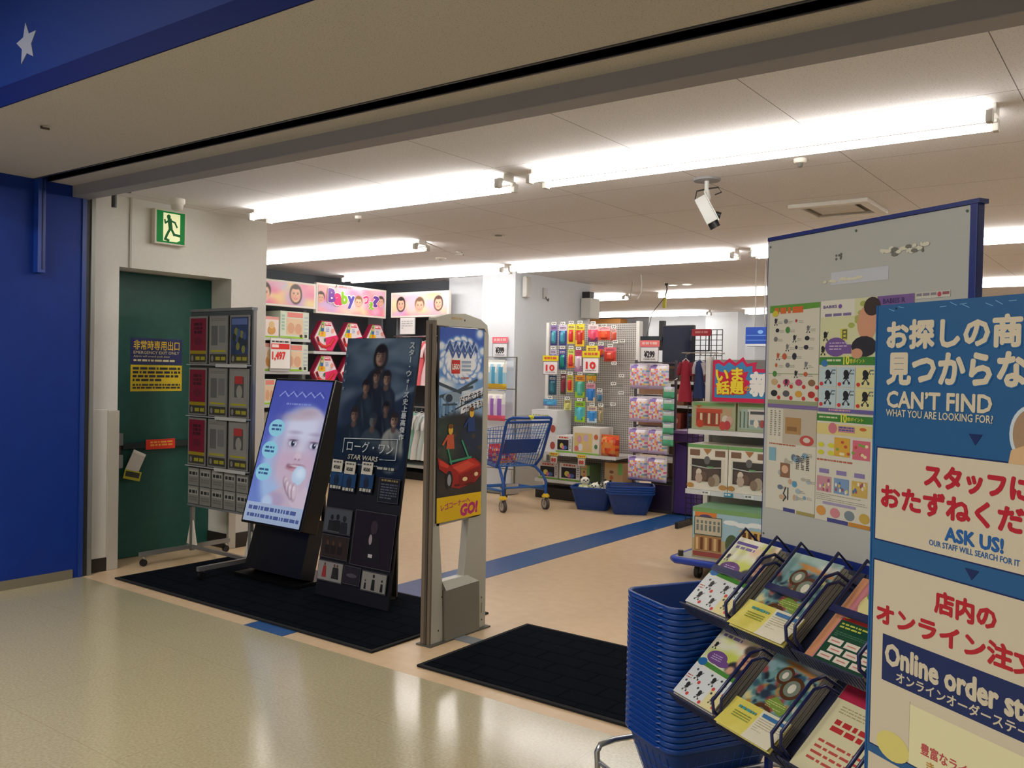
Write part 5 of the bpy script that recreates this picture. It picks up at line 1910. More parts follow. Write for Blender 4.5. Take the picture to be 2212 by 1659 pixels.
# ================================================================ PEGBOARD GONDOLA
M_peg = bpy.data.materials.new('wire_pegboard')
M_peg.use_nodes = True
_t = M_peg.node_tree
_b = _t.nodes['Principled BSDF']
_tc = _t.nodes.new('ShaderNodeTexCoord')
_br = _t.nodes.new('ShaderNodeTexBrick')
_br.offset = 0
_br.inputs['Scale'].default_value = 1
_br.inputs['Brick Width'].default_value = .025
_br.inputs['Row Height'].default_value = .025
_br.inputs['Mortar Size'].default_value = .004
_br.inputs['Color1'].default_value = (*lin('#8f8c86'), 1)
_br.inputs['Color2'].default_value = (*lin('#86837d'), 1)
_br.inputs['Mortar'].default_value = (*lin('#cfccc6'), 1)
_mp = _t.nodes.new('ShaderNodeMapping')
_mp.inputs['Rotation'].default_value = (R(90), 0, 0)
_t.links.new(_tc.outputs['Object'], _mp.inputs[0])
_t.links.new(_mp.outputs[0], _br.inputs['Vector'])
_t.links.new(_br.outputs[0], _b.inputs['Base Color'])
_b.inputs['Roughness'].default_value = .5
GX0, GX1 = -6.02, -4.80
gondola('gondola_shelf', 'grey pegboard gondola with hanging packs beside the white column', GX0, GX1, 8.42, 8.92, 2.06, [(.575, .46), (.235, .30)], M_peg, py=.24)
YP = 8.887       # face of the pegboard


def hook(loc, lab, ln=.2, proto=[]):
    if not proto:
        t = thing('peg_hook', lab, 'hook', loc, 0, 0, 'hooks on the pegboard')
        b = B()
        b.tube([(0, 0, 0), (0, -ln, 0), (0, -ln - .01, .012)], .003, STEEL, 6)
        b.build('prong', t)
        b = B()
        b.box(-.033, -ln - .004, .004, .033, -ln, .04, m('#efefe9', .5))
        b.y = -ln - .004
        b.dash(-.022, .014, .022, .032, 1, m('#6a6a6a'), 1, .8, 3)
        b.build('price_tag', t)
        proto.append(t)
        return t
    return dup(proto[0], loc, None, lab)


def blister(name, lab, loc, w2, h, c_top, c_mid, c_low, c_item, group):
    """a hanging card with a moulded bubble"""
    t = thing(name, lab, 'pack', loc, 0, 0, group)
    b = B(.001)
    b.box(-w2, -.003, -h, w2, 0, .012, m(c_top, .4))
    b.y = -.003
    b.pr(-w2, -h * .72, w2, -h * .25, m(c_mid, .4), 1)
    b.pr(-w2, -h, w2, -h * .72, m(c_low, .4), 1)
    b.dash(-w2 * .7, -h * .2, w2 * .7, -h * .06, 2, m('#f0ece0' if c_top[1] in '123456' else '#7d2c4c', .4), 2, .5, int(h * 1000))
    b.build('card', t)
    b = B()
    b.pillow(-w2 * .55, -h * .9, w2 * .55, -h * .25, .03, m(c_item, .15), 5, 6, -.005, 0)
    b.build('bubble', t)
    return t


PK = [  # x0, z0, x1, z1, top, mid, low, item, words
    (-5.87, 1.80, -5.77, 2.04, '#8d7fb8', '#463a80', '#3a3a78', '#4fa6b8', 'purple and teal'),
    (-5.75, 1.80, -5.64, 2.04, '#d9d0ea', '#4a3a8c', '#3a3f86', '#49a4c0', 'white topped purple and teal'),
    (-5.63, 1.82, -5.53, 2.05, '#f0e860', '#e8d23c', '#efd02c', '#d83c44', 'yellow and red'),
    (-5.52, 1.79, -5.40, 2.05, '#e4d838', '#d8552c', '#f0c020', '#c9423a', 'orange and yellow'),
    (-5.35, 1.84, -5.22, 2.04, '#efdcdc', '#e8506c', '#6a3a6a', '#e85a7a', 'pink'),
    (-5.22, 1.86, -5.06, 2.01, '#f4b0b4', '#ea4a2c', '#d8442c', '#f0603c', 'red orange wide'),
    (-5.05, 1.85, -4.98, 1.99, '#eebcb8', '#dc5a44', '#c84a3a', '#e0705c', 'faded red'),
    (-5.87, 1.54, -5.78, 1.76, '#c3c0d8', '#5a4a90', '#4a4a84', '#6a5ab0', 'lilac'),
    (-5.745, 1.52, -5.645, 1.76, '#4c4894', '#3a3490', '#2c5c90', '#2c9a8c', 'dark blue and teal'),
    (-5.62, 1.54, -5.53, 1.76, '#cfe06a', '#e8d048', '#e8782c', '#e0404c', 'lime and red'),
    (-5.52, 1.50, -5.43, 1.75, '#c84a6c', '#e8e4ea', '#b878b0', '#e4c8dc', 'white and pink striped'),
    (-5.37, 1.52, -5.22, 1.80, '#f0dc4c', '#ee6a9c', '#e0b04a', '#f0a0bc', 'pink and yellow'),
    (-5.21, 1.67, -5.14, 1.80, '#8a4a8a', '#d87a3c', '#8a508a', '#d8503c', 'purple and orange small'),
    (-5.13, 1.62, -4.98, 1.78, '#e86a78', '#cc3c30', '#b8362c', '#d8503c', 'plain red'),
    (-5.88, 1.22, -5.77, 1.45, '#3f5878', '#2f5a70', '#2c5064', '#3f7c8c', 'dull teal'),
    (-5.71, 1.23, -5.64, 1.47, '#6a2a3c', '#7d3040', '#4a4a3c', '#8a3a48', 'maroon'),
    (-5.62, 1.26, -5.54, 1.46, '#c9c440', '#d8b040', '#e0c838', '#d83c3c', 'olive and red'),
    (-5.51, 1.20, -5.38, 1.46, '#e09a2c', '#3f9a78', '#9ac832', '#6ac0b0', 'green and teal'),
    (-5.36, 1.39, -5.23, 1.49, '#4a9a3c', '#d8a020', '#d89018', '#e0b040', 'amber'),
    (-5.95, 1.09, -5.76, 1.17, '#58a0c8', '#3f8ab8', '#6a6a9c', '#4fa0c8', 'flat light blue'),
    (-5.66, 1.05, -5.56, 1.17, '#b8b878', '#c8c460', '#d4d48c', '#c8c87c', 'pale olive'),
    (-5.51, .92, -5.37, 1.16, '#8cc832', '#5ab0a0', '#9acc30', '#58b8c8', 'bright green'),
    (-5.36, 1.15, -5.24, 1.37, '#e8a8b8', '#3f88c8', '#d8c8a8', '#3a80d0', 'blue and pink'),
    (-5.22, 1.16, -5.14, 1.28, '#b8c0c8', '#6a8aa0', '#8a98a0', '#4a7a9c', 'grey blue'),
    (-5.34, .92, -5.21, 1.11, '#d8c8b0', '#4a90c8', '#b8c8d0', '#3f8cd0', 'beige and blue'),
    (-5.19, .92, -5.13, 1.11, '#b8b090', '#a89c78', '#8c8468', '#b0a480', 'khaki')]
ROWS = ['top', 'top', 'top', 'top', 'top', 'top', 'top', 'second', 'second', 'second', 'second', 'second', 'second', 'second', 'third', 'third', 'third', 'third', 'third', 'lowest', 'lowest', 'lowest', 'third', 'third', 'lowest', 'lowest']
for (x0, z0, x1, z1, a, c, d, e, wd), rw in zip(PK, ROWS):
    xc = (x0 + x1) / 2
    dep = .2
    blister('hanging_pack', '%s hanging pack on the pegboard, %s row' % (wd, rw), (xc, YP - dep + .004, z1 - .012), (x1 - x0) / 2, z1 - z0 - .012, a, c, d, e, 'hanging packs on the pegboard')
    hook((xc, YP, z1 - .006), 'steel hook holding the %s pack on the pegboard' % wd, dep)
for x, z, lab in ((-4.99, 1.82, 'below the faded red pack'), (-5.0, 1.58, 'under the plain red pack'), (-5.0, 1.35, 'right of the grey blue pack'), (-5.0, 1.12, 'right of the khaki pack'), (-4.90, 1.83, 'near the top by the right upright'), (-4.90, 1.44, 'half way down by the right upright'), (-4.90, 1.25, 'low by the right upright')):
    hook((x, YP, z), 'empty steel hook on the pegboard ' + lab)


def sale_card(lab, loc, w, h, head, body, txt, tc, group):
    t = thing('price_sign', lab, 'sign', loc, 0, 0, group)
    b = B(.0015)
    b.box(-w / 2, -.004, -h * .30, w / 2, 0, 0, m(head, .4))
    b.y = -.004
    b.dash(-w * .38, -h * .22, w * .38, -h * .08, 1, m('#d8563c' if head[1] == 'e' and head[3] != '7' else '#f0c8c4', .4), 1, .8, 4)
    b.build('header', t)
    b = B(.0015)
    b.box(-w / 2 + .008, -.003, -h, w / 2 - .008, .0, -h * .31, m(body, .45))
    b.y = -.003
    b.ps([(-w / 2 + .01, -h), (w / 2 - .01, -h), (w / 2 - .01, -h * .31), (-w / 2 + .01, -h * .31)], .006, m('#5f5c6c', .5), 1, True)
    b.pt(txt, -w * .26, -h * .8, w * .26, -h * .5, m(tc, .4), 2, .05)
    b.dash(-w * .3, -h * .93, w * .3, -h * .86, 1, m('#8a8686'), 2, .6, 3)
    b.build('card', t)
    return t


sale_card('white price sign with yellow header and red figures left of the hanging packs', (-5.80, 8.60, 1.68), .22, .22, '#e6d41c', '#f0e8ea', '10', '#e02a2a', 'yellow headed price signs on the pegboard')
sale_card('white price sign with yellow header and red figures among the hanging packs', (-5.25, 8.60, 1.735), .23, .25, '#e6d41c', '#f4eef0', '10', '#e02a2a', 'yellow headed price signs on the pegboard')
for x, z in ((-5.80, 1.68), (-5.25, 1.735)):
    b = B()
    b.tube([(x, YP, z - .02), (x, 8.601, z - .02)], .004, STEEL, 6)
    tag(b.build('support_rod'), 'thin steel arm carrying the price sign at %s of the pegboard' % ('the left' if x < -5.5 else 'the middle'), 'arm')


# boxes on the two shelves of the pegboard gondola
def tall_white(b, w, h):
    b.pr(.01, h * .7, w - .01, h - .01, m('#e6e8ea'), 1)
    b.dash(.02, h * .78, w * .7, h * .88, 2, m('#a9b060'), 2, .5, 3)
    b.pe(w * .85, h * .55, .035, .045, m('#a84c44'), 2, 12)
    b.pe(w * .85, h * .14, .035, .045, m('#a84c44'), 2, 12)
    b.pr(.02, .02, w * .6, h * .6, m('#cfd6d8'), 1)


def dark_window(b, w, h):
    b.dash(w * .2, h * .82, w * .8, h * .94, 1, m('#c9503c'), 1, .8, 3)
    b.pr(w * .1, h * .15, w * .82, h * .76, m('#1f1c26'), 1)
    b.pr(0, 0, w, h * .09, m('#7db83c'), 1)
    b.pe(w * .38, h * .4, w * .12, h * .16, m('#d8cc60'), 2)
    b.pe(w * .6, h * .3, w * .14, h * .12, m('#4a6ab8'), 2)
    b.pe(w * .48, h * .3, w * .08, h * .12, m('#d87aa0'), 3)
    b.dash(w * .86, h * .2, w * .97, h * .8, 5, m('#8a8a90'), 1, .5, 6)


def beige_set(b, w, h):
    b.pr(0, 0, w, h, m('#e2dcd0'), 1)
    b.pr(w * .06, h * .08, w * .74, h * .78, m('#dcc37c'), 2)
    for x, z, c in ((.25, .55, '#d8a0b0'), (.5, .6, '#c9b0d0'), (.3, .25, '#e0e0e8'), (.55, .3, '#d8b890')):
        b.pe(w * x, h * z, w * .09, h * .14, m(c), 3, 12)
    b.pr(0, 0, w, h * .05, m('#7db83c'), 3)
    b.pe(w * .88, h * .66, w * .075, h * .1, m('#c8683c'), 3)
    b.pe(w * .88, h * .3, w * .06, h * .09, m('#4a7a54'), 3)
    b.pe(w * .15, h * .2, w * .08, h * .1, m('#d8706c'), 4)


def sand_box(b, w, h):
    b.pr(0, h * .8, w, h, m('#d0a060'), 1)
    b.pr(w * .05, h * .1, w * .7, h * .75, m('#c9a878'), 1)
    b.pe(w * .4, h * .6, w * .12, h * .07, m('#8a5a40'), 2)
    b.pe(w * .4, h * .35, w * .1, h * .1, m('#c8683c'), 2)
    b.pr(w * .75, h * .5, w, h, m('#7ab05c'), 2)


G = 'toy boxes on the pegboard gondola'
window_box('toy_box', 'tall white toy box behind the shopping cart on the pegboard gondola', -5.985, 8.50, .577, .36, .30, .47, '#dfe0e0', tall_white, G)
window_box('toy_box', 'white box with a dark window on the upper gondola shelf', -5.615, 8.47, .577, .21, .3, .19, '#e6e6e4', dark_window, G)
window_box('toy_box', 'beige play set box in the middle of the upper gondola shelf', -5.385, 8.47, .577, .345, .3, .30, '#e9e7e0', beige_set, G)
window_box('toy_box', 'dark windowed box at the left of the lower gondola shelf', -5.96, 8.63, .237, .275, .24, .19, '#d8d0cc', dark_window, G)
window_box('toy_box', 'dark windowed box second from left on the lower gondola shelf', -5.665, 8.63, .237, .28, .24, .20, '#e0dcda', dark_window, G)
window_box('toy_box', 'green sided slim box beside the dark windowed ones on the lower gondola shelf', -5.375, 8.63, .237, .12, .24, .2, '#7f9a6c', sand_box, G)
window_box('toy_box', 'sand coloured box behind the short blue basket stack', -5.06, 8.63, .237, .23, .24, .25, '#c9a070', sand_box, G)
t = thing('toy_pouch', 'orange toy pouch at the right end of the upper gondola shelf', 'pouch', (-4.905, 8.50, .577))
b = B()
OR = [m(c, .25) for c in ('#e0542c', '#e87a34', '#c8402a', '#d8904a')]
rg = random.Random(8)
b.pillow(-.125, 0, .10, .215, .06, lambda u, v: OR[rg.randrange(4)], 9, 7)
b.build('bag', t)
b = B()
b.box(-.125, -.004, .205, .10, .0, .235, m('#e4743c', .3))
b.build('seal', t)
for x, lab in ((-5.60, 'left'), (-5.23, 'right')):
    sale_card('small yellow headed price sign hanging under the upper gondola shelf, %s one' % lab, (x, 8.412, .575), .115, .13, '#e4da4c', '#e9dcc8', '88', '#c23a3a', 'small price signs under the gondola shelf')

# hanging bag rack on the end of the gondola
t = thing('bag_rack', 'narrow wire rack of hanging lilac bags right of the pegboard', 'rack', (-4.455, 8.64, 0))
b = B()
for x in (-.24, .24):
    b.box(x - .012, -.012, 0, x + .012, .012, 1.64, m('#55545c', .4, .3))
b.build('post', t)
b = B()
b.box(-.25, -.03, 0, .25, .16, .03, m('#2c2b33', .5))
b.box(-.24, -.01, .03, .24, .004, .30, m('#2c2240', .5))
b.build('base', t)
for z in (1.615, 1.26, .928, .628):
    b = B()
    b.box(-.24, -.03, z - .01, .24, .012, z + .006, m('#55545c', .4, .3))
    for x in (-.115, .115):
        b.tube([(x, 0, z), (x, -.16, z)], .004, STEEL, 6)
    b.build('bar', t)
    if z > 1:
        b = B()
        b.box(-.2, .002, z - .345, .2, .01, z - .27, m('#a98a68', .6))
        b.build('backing_card', t)
LIL = [m(c, .2) for c in ('#cdbfe6', '#e2d6ee', '#f0e6ea', '#f0dc8a', '#e87a9c', '#8fb8d8', '#f0b070', '#efeaf2')]


def bag_col(seed):
    rg = random.Random(seed)

    def fn(u, v):
        if v < .12:
            return LIL[0]
        if v > .86:
            return m('#8a72b8', .3) if abs(u - .3) < .2 else LIL[7]
        return LIL[(1, 2, 2, 3, 4, 5, 6, 7, 1, 0)[rg.randrange(10)]]
    return fn


bp = None
names = ('top', 'second', 'third', 'lowest')
for r, z in enumerate((1.587, 1.232, .90, .60)):
    for c, x in enumerate((-.115, .115)):
        lab = '%s hand lilac patterned bag in the %s row of the wire rack by the pegboard' % (('left', 'right')[c], names[r])
        loc = (-4.455 + x, 8.49, z)
        if bp is None:
            bp = thing('hanging_bag', lab, 'bag', loc, 0, 0, 'lilac bags on the wire rack')
            b = B()
            b.pillow(-.115, -.258, .115, 0, .05, bag_col(4), 11, 13)
            b.build('bag', bp)
            b = B()
            b.y = -.012
            b.box(-.11, -.012, -.05, .11, -.004, .012, m('#e8e0f0', .3))
            b.y = -.012
            b.pe(-.04, -.02, .04, .022, m('#6f58a8'), 1, 14)
            b.dash(.01, -.04, .1, -.005, 2, m('#b09ac8'), 1, .5, 4)
            b.build('header_card', bp)
        else:
            dup(bp, loc, None, lab)
t = sale_card('white price sign with pink header reading 299 yen above the lilac bags', (-4.43, 8.44, 1.845), .23, .225, '#f07a7a', '#ecebee', '¥299', '#22222a', 'pink headed price signs')
b = B()
b.box(-.115, .0, .0, .115, .03, .045, m('#1f2c34', .4))
b.build('clip', t)
b = B()
b.tube([(-.05, .02, .04), (-.06, .15, .3), (-.03, .4, .5)], .004, BLACK, 6)
b.build('cable', t)

# strip of small green packs clipped beside the bags
t = thing('clip_strip', 'clear hanging strip right of the lilac bags', 'strip', (-4.19, 8.43, 1.40))
b = B()
b.box(-.02, 0, -.64, .02, .003, 0, m('#d4dad8', .2))
b.tube([(0, 0, 0), (.01, .1, .03), (-.004, .2, .05)], .004, STEEL, 6)
b.build('strip', t)
gp = None
for k, z in enumerate((1.36, 1.235, 1.11, .985, .86)):
    lab = 'small %s pack on the clear hanging strip, %s from the top' % ('green' if k % 2 else 'clear and green', ('first', 'second', 'third', 'fourth', 'fifth')[k])
    if gp is None:
        b = B()
        GRN = [m('#5ab890', .2), m('#4aa880', .2), m('#c4d2cc', .2), m('#b4b0c4', .2)]
        b.pillow(-.065, -.12, .065, 0, .03, lambda u, v: GRN[0 if v < .55 else (2 if v < .85 else 3)] if u > .12 else GRN[1], 6, 7)
        gp = tag(b.build('small_pack', None, (-4.19, 8.428, z)), lab, 'pack', 'small green packs on the hanging strip')
    else:
        dup(gp, (-4.19, 8.428, z), None, lab)

# wall mounted television
t = thing('television', 'dark flat television hung over the lilac bag rack', 'television', (-4.345, 8.95, 1.805), R(-3))
b = B()
b.box(-.19, -.02, -.225, .19, .03, .225, m('#1b1c22', .3))
b.build('casing', t, bev=.004)
b = B()
b.y = -.0205
b.pr(-.18, -.205, .18, .21, m('#20283c', .12), 1)
b.build('screen', t)
b = B()
b.box(-.25, .0, -.05, -.19, .05, .28, m('#17181c', .4))
b.box(-.425, -.03, .06, -.19, .02, .10, m('#17181c', .4))
b.build('bracket_arm', t)

# purple cardboard floor display and racks behind
t = thing('floor_display', 'purple cardboard floor display between the bag rack and the toy shelves', 'display', (-4.08, 8.62, 0))
b = B()
b.prism([(-.115, .02), (.12, .02), (.115, .70), (-.11, .76)], 0, .3, m('#3c2470', .5))
b.build('carton_body', t)
b = B()
b.prism([(-.16, .79), (.16, .77), (.17, .86), (-.13, .90)], -.03, .3, m('#4a2c68', .4))
b.box(-.12, -.06, .87, .12, .2, .90, m('#7a5a8c', .4))
b.build('tray', t)
b = B()
b.box(.08, -.05, .42, .17, .0, .74, m('#c9b48c', .5))
b.build('leaflet_holder', t)
gondola('tall_shelf_unit', 'dark tall shelving behind the lilac bag rack', -5.3, -4.45, 10.2, 10.7, 1.66, [(1.4, .44), (1.1, .44), (.8, .44), (.4, .44)], m('#5a4638', .6))
for k, (x, z, w2, h, c) in enumerate(((-5.2, 1.101, .3, .2, '#8a5a3c'), (-4.8, 1.101, .25, .18, '#6a4a6c'), (-5.2, .801, .26, .2, '#9c4a3c'), (-4.85, .801, .3, .2, '#3f5a8c'), (-5.15, 1.401, .3, .2, '#6c4c38'), (-4.8, 1.401, .2, .2, '#8c3c4c'))):
    def fr(b, w, h, c=c):
        b.pr(w * .08, h * .1, w * .6, h * .8, m('#3a3230'), 1)
        b.pe(w * .75, h * .5, w * .12, h * .2, m('#d8b890'), 1)
    window_box('toy_box', '%s box on the dark tall shelving behind the bags' % ('brown', 'plum', 'brick red', 'blue', 'dark brown', 'wine red')[k], x, 10.28, z, w2, .3, h, c, fr, 'boxes on the dark tall shelving')
t = thing('wire_panel', 'black wire grid panel standing behind the toy boxes', 'panel', (-3.62, 8.05, 0))
b = B()
for k in range(7):
    x = -.17 + .34 * k / 6
    b.tube([(x, 0, .06), (x, 0, 1.93)], .004, BLACK, 5)
for k in range(38):
    z = .08 + .05 * k
    b.tube([(-.17, 0, z), (.17, 0, z)], .0035, BLACK, 5)
b.build('grid', t)
for x in (-.17, .17):
    b = B()
    b.box(x - .015, -.2, 0, x + .015, .2, .06, BLACK)
    b.build('foot', t)
b = B()
b.tube([(-.17, -.0, 1.702), (-.17, -.16, 1.702), (.2, -.16, 1.702), (.2, -.02, 1.702), (.17, 0, 1.702)], .007, STEEL, 6)
b.build('hang_rail', t)
t = thing('header_sign', 'black sign frame with a red header on the wire grid panel', 'sign', (-3.66, 8.035, 1.72))
b = B()
for x0, z0, x1, z1 in ((-.09, 0, .09, .012), (-.09, 0, -.078, .2), (.078, 0, .09, .2)):
    b.box(x0, -.012, z0, x1, 0, z1, BLACK)
b.build('frame', t)
b = B()
b.box(-.095, -.014, .15, .1, 0, .215, m('#c43444', .4))
b.y = -.014
b.dash(-.06, .17, .07, .195, 1, m('#e8a0a0'), 1, .7, 2)
b.build('header', t)


def garment(lab, loc, c1, c2, w2, h, cat, group, rz=0):
    t = thing('hanging_garment', lab, cat, loc, rz, 0, group)
    b = B()
    b.loft([(-h, 0, 0, w2, .035, .05), (-h * .75, 0, 0, w2 * .9, .035, .05), (-h * .42, 0, 0, w2 * .62, .03, .03), (-h * .2, 0, 0, w2 * .72, .03, .0), (-h * .06, 0, 0, w2 * .62, .025, 0), (0, 0, 0, w2 * .25, .015, 0)], m(c1, .7), 20)
    b.build('body', t)
    for q in (-1, 1):
        b = B()
        b.tube([(q * w2 * .55, 0, -h * .06), (q * w2 * .9, 0, -h * .22), (q * w2 * .98, 0, -h * .36)], [.026, .024, .02], m(c2, .7), 8)
        b.build('sleeve', t)
    b = B()
    b.tube([(-w2 * .5, 0, -.01), (0, 0, .02), (w2 * .5, 0, -.01)], .004, m('#e8e6e0', .4), 6)
    b.tube([(0, 0, .02), (0, 0, .05), (.012, 0, .062), (.02, 0, .058)], .003, STEEL, 6)
    b.build('hanger', t)
    return t


G = 'costumes hanging on the wire grid panel'
garment('red costume hanging leftmost before the wire grid panel', (-3.75, 7.89, 1.628), '#a8203c', '#8c1c34', .068, .40, 'costume', G, R(15))
garment('blue and silver costume hanging in the middle before the wire grid panel', (-3.605, 7.89, 1.628), '#24386c', '#c9c4cc', .066, .36, 'costume', G, R(-10))
garment('crimson costume hanging rightmost before the wire grid panel', (-3.465, 7.89, 1.628), '#9c2844', '#5c1c3c', .068, .41, 'costume', G, R(5))

# blue boxed display hung near the far column
t = thing('hanging_display', 'bright blue box display hung from the ceiling left of the notice board', 'display', (-3.45, 9.0, 1.80))
b = B()
b.box(-.13, -.05, 0, .13, .12, .2, m('#2450b4', .35))
b.y = -.05
for z in (.06, .11):
    b.pr(-.12, z, .12, z + .008, m('#6a9ae0'), 1)
b.pe(.03, .15, .03, .02, m('#7fb0ec'), 1)
b.pr(-.13, 0, .13, .025, m('#d4dae4'), 1)
b.build('carton', t)
b = B()
for x in (-.05, .05):
    b.tube([(x, 0, .2), (x, 0, .9)], .006, m('#a8a49e', .4), 8)
b.build('hanging_rod', t)

# ================================================================ SPOON PACKS ON THE COLUMN
t = thing('pack_stand', 'thin wire stand of spoon packs against the white column', 'rack', (-6.57, 8.64, 0))
b = B()
for x in (-.26, .25):
    b.box(x - .008, -.008, 0, x + .008, .008, 1.66, m('#7a7874', .4, .4))
for z in (1.655, 1.27, .9, .3):
    b.box(-.26, -.008, z - .006, .25, .008, z + .006, m('#8a8884', .4, .4))
b.box(-.27, -.12, 0, .26, .07, .02, m('#6a6864', .4, .4))
b.build('frame', t)
for z in (1.63, 1.25):
    b = B()
    for x in (-.12, .1):
        b.tube([(x, 0, z), (x, -.15, z)], .004, STEEL, 6)
    b.build('prong', t)


def spoon_pack(lab, loc, c_bag, c_item, c_foot):
    t = thing('spoon_pack', lab, 'pack', loc, 0, 0, 'spoon packs on the white column')
    b = B()
    CB, CI, CF, CW = m(c_bag, .2), m(c_item, .25), m(c_foot, .3), m('#f2f2ee', .25)

    def fn(u, v):
        if v < .22:
            return CF
        if v > .9:
            return CW
        k = (u * 4) % 1
        return CI if .25 < k < .7 and v < .8 else (CW if v > .62 and .4 < k else CB)
    b.pillow(-.2, -.338, .2, 0, .07, fn, 16, 10)
    b.build('bag', t)
    b = B()
    b.box(-.19, -.02, -.02, .19, -.012, .02, m('#e4e8e4', .4))
    b.build('header', t)
    return t


spoon_pack('blue spoon pack with a yellow foot on the white column', (-6.57, 8.51, 1.604), '#a8d2e6', '#58a8d0', '#e8c030')
spoon_pack('purple spoon pack with a pink foot on the white column', (-6.58, 8.51, 1.224), '#dcc8e0', '#9a6ac0', '#f05c80')
sale_card('white price sign with pink header on the white column', (-6.62, 8.70, 1.905), .24, .25, '#f07a8a', '#ecebee', '¥399', '#22222a', 'pink headed price signs')

# fittings on the side of the column
t = thing('wall_box', 'white vertical switch box high on the shaded side of the column', 'box', (-6.40, 8.88, 2.40), R(90))
b = B()
b.box(-.05, -.06, 0, .05, -.006, .25, m('#c9c7c2', .5))
b.box(-.045, -.064, .02, -.03, -.06, .23, m('#e8e6e0', .5))
b.build('cover', t, bev=.004)
t = thing('wall_bracket', 'small metal bracket on the shaded side of the column', 'bracket', (-6.42, 9.33, 2.42), R(90))
b = B()
b.box(-.035, -.03, 0, .035, 0, .13, m('#b0aeaa', .4, .3))
b.tube([(0, -.03, .02), (.01, -.05, -.02), (.03, -.05, -.03), (.045, -.045, 0)], .008, m('#5f5f62', .4), 6)
b.build('plate', t)
t = thing('wall_speaker', 'grey speaker box with a dark bracket at the far end of the column', 'speaker', (-6.42, 10.30, 2.22), R(90))
b = B()
b.box(-.11, -.17, 0, .13, -.02, .27, m('#cfcdc6', .5))
b.build('cabinet', t, bev=.006)
b = B()
b.box(-.05, -.12, .27, .06, 0, .36, m('#2b2c30', .5))
b.build('bracket', t)

# ================================================================ SHOPPING CART
t = thing('shopping_cart', 'blue wire shopping cart with yellow casters before the pegboard gondola', 'cart', (-5.50, 7.715, 0), math.atan2(.918, .396))
CB2 = m('#1a5ea8', .35)
b = B()
for q in (-1, 1):
    b.tube([(q * .265, .0, .165), (q * .265, .0, .30), (q * .258, .05, .37), (q * .225, .16, .45), (q * .215, .20, .455)], .016, CARTBLUE, 10)
    b.tube([(q * .245, .20, .455), (q * .262, .1, .56), (q * .275, -.06, .95), (q * .262, -.085, .985)], .016, CARTBLUE, 10)
    b.tube([(q * .265, .0, .22), (q * .23, .55, .20), (q * .2, .80, .17)], .015, CB2, 8)
    b.tube([(q * .225, .20, .45), (q * .2, .5, .46), (q * .18, .82, .47)], .011, CARTBLUE, 8)
    b.tube([(q * .2, .80, .17), (q * .19, .76, .30), (q * .185, .68, .46)], .014, CB2, 8)
b.tube([(-.232, .52, .205), (.232, .52, .205)], .013, CB2, 8)
b.tube([(-.2, .80, .175), (.2, .80, .175)], .013, CB2, 8)
b.tube([(-.262, .03, .25), (.262, .03, .25)], .012, CB2, 8)
b.build('frame', t)
b = B()
b.tube([(-.262, -.085, .985), (-.23, -.1, 1.0), (.23, -.1, 1.0), (.262, -.085, .985)], .017, CARTBLUE, 10)
b.build('handle', t)
b = B()
b.ball((.0, -.1, 1.005), .04, .022, .024, m('#cfd62c', .4), 12)
b.build('coin_lock', t, label='yellow green coin lock on the handle')
WB = m('#2a66b4', .3)
b = B()


def quad_grid(b, p00, p10, p11, p01, nu, nv, r, mat):
    P = [Vector(p) for p in (p00, p10, p11, p01)]
    def at(u, v):
        return P[0] * (1 - u) * (1 - v) + P[1] * u * (1 - v) + P[2] * u * v + P[3] * (1 - u) * v
    for i in range(nu + 1):
        b.tube([at(i / nu, 0), at(i / nu, 1)], r, mat, 5)
    for j in range(nv + 1):
        b.tube([at(0, j / nv), at(1, j / nv)], r * (1.6 if j in (0, nv) else 1), mat, 5)


quad_grid(b, (-.22, .18, .46), (-.26, -.045, .92), (-.22, .85, .80), (-.18, .82, .47), 7, 14, .0028, WB)
quad_grid(b, (.22, .18, .46), (.26, -.045, .92), (.22, .85, .80), (.18, .82, .47), 7, 14, .0028, WB)
quad_grid(b, (-.18, .82, .47), (.18, .82, .47), (.22, .85, .80), (-.22, .85, .80), 9, 7, .0028, WB)
quad_grid(b, (-.22, .18, .46), (.22, .18, .46), (.18, .82, .47), (-.18, .82, .47), 9, 12, .0026, WB)
b.build('basket', t)
b = B()
quad_grid(b, (-.22, .175, .47), (.22, .175, .47), (.26, -.04, .94), (-.26, -.04, .94), 15, 8, .003, m('#3a76c0', .3))
b.build('rear_gate', t)
b = B()
b.prism([(-.225, .0), (.20, .0), (.215, .17), (-.235, .17)], -.004, .004, m('#123f8c', .4))
o = b.build('blue_panel', t, (0, .105, .61), (R(25), 0, 0))
b = B()
b.tube([(-.255, -.055, .955), (.255, -.055, .955)], .013, CARTBLUE, 8)
b.build('gate_bar', t)
for x, y, rr, yl2 in ((-.265, 0, .062, True), (.265, 0, .062, True), (-.2, .80, .062, False), (.2, .80, .062, False)):
    b = B()
    b.cyl((x - .016, y, rr), (x + .016, y, rr), rr, m('#4c4540', .6), 20)
    b.cyl((x - .018, y, rr), (x + .018, y, rr), rr * .72, m('#a8a49c', .4), 18)
    b.cyl((x - .02, y, rr), (x + .02, y, rr), .012, STEEL, 10)
    wh = b.build('wheel', t)
    b = B()
    b.box(x - .026, y - .016, rr, x - .021, y + .016, .145, STEEL)
    b.box(x + .021, y - .016, rr, x + .026, y + .016, .145, STEEL)
    b.loft([(.135, x, y, .045, .035, 0), (.15, x, y, .045, .035, 0), (.172, x, y, .025, .022, 0)], m('#e8c21c' if yl2 else '#5a5a5c', .4), 14)
    b.build('fork', wh)
b = B()
b.box(-.17, .1, .17, -.02, .106, .28, m('#b4ada4', .5))
b.build('sign_plate', t)
a0 = math.atan2(.918, .396)
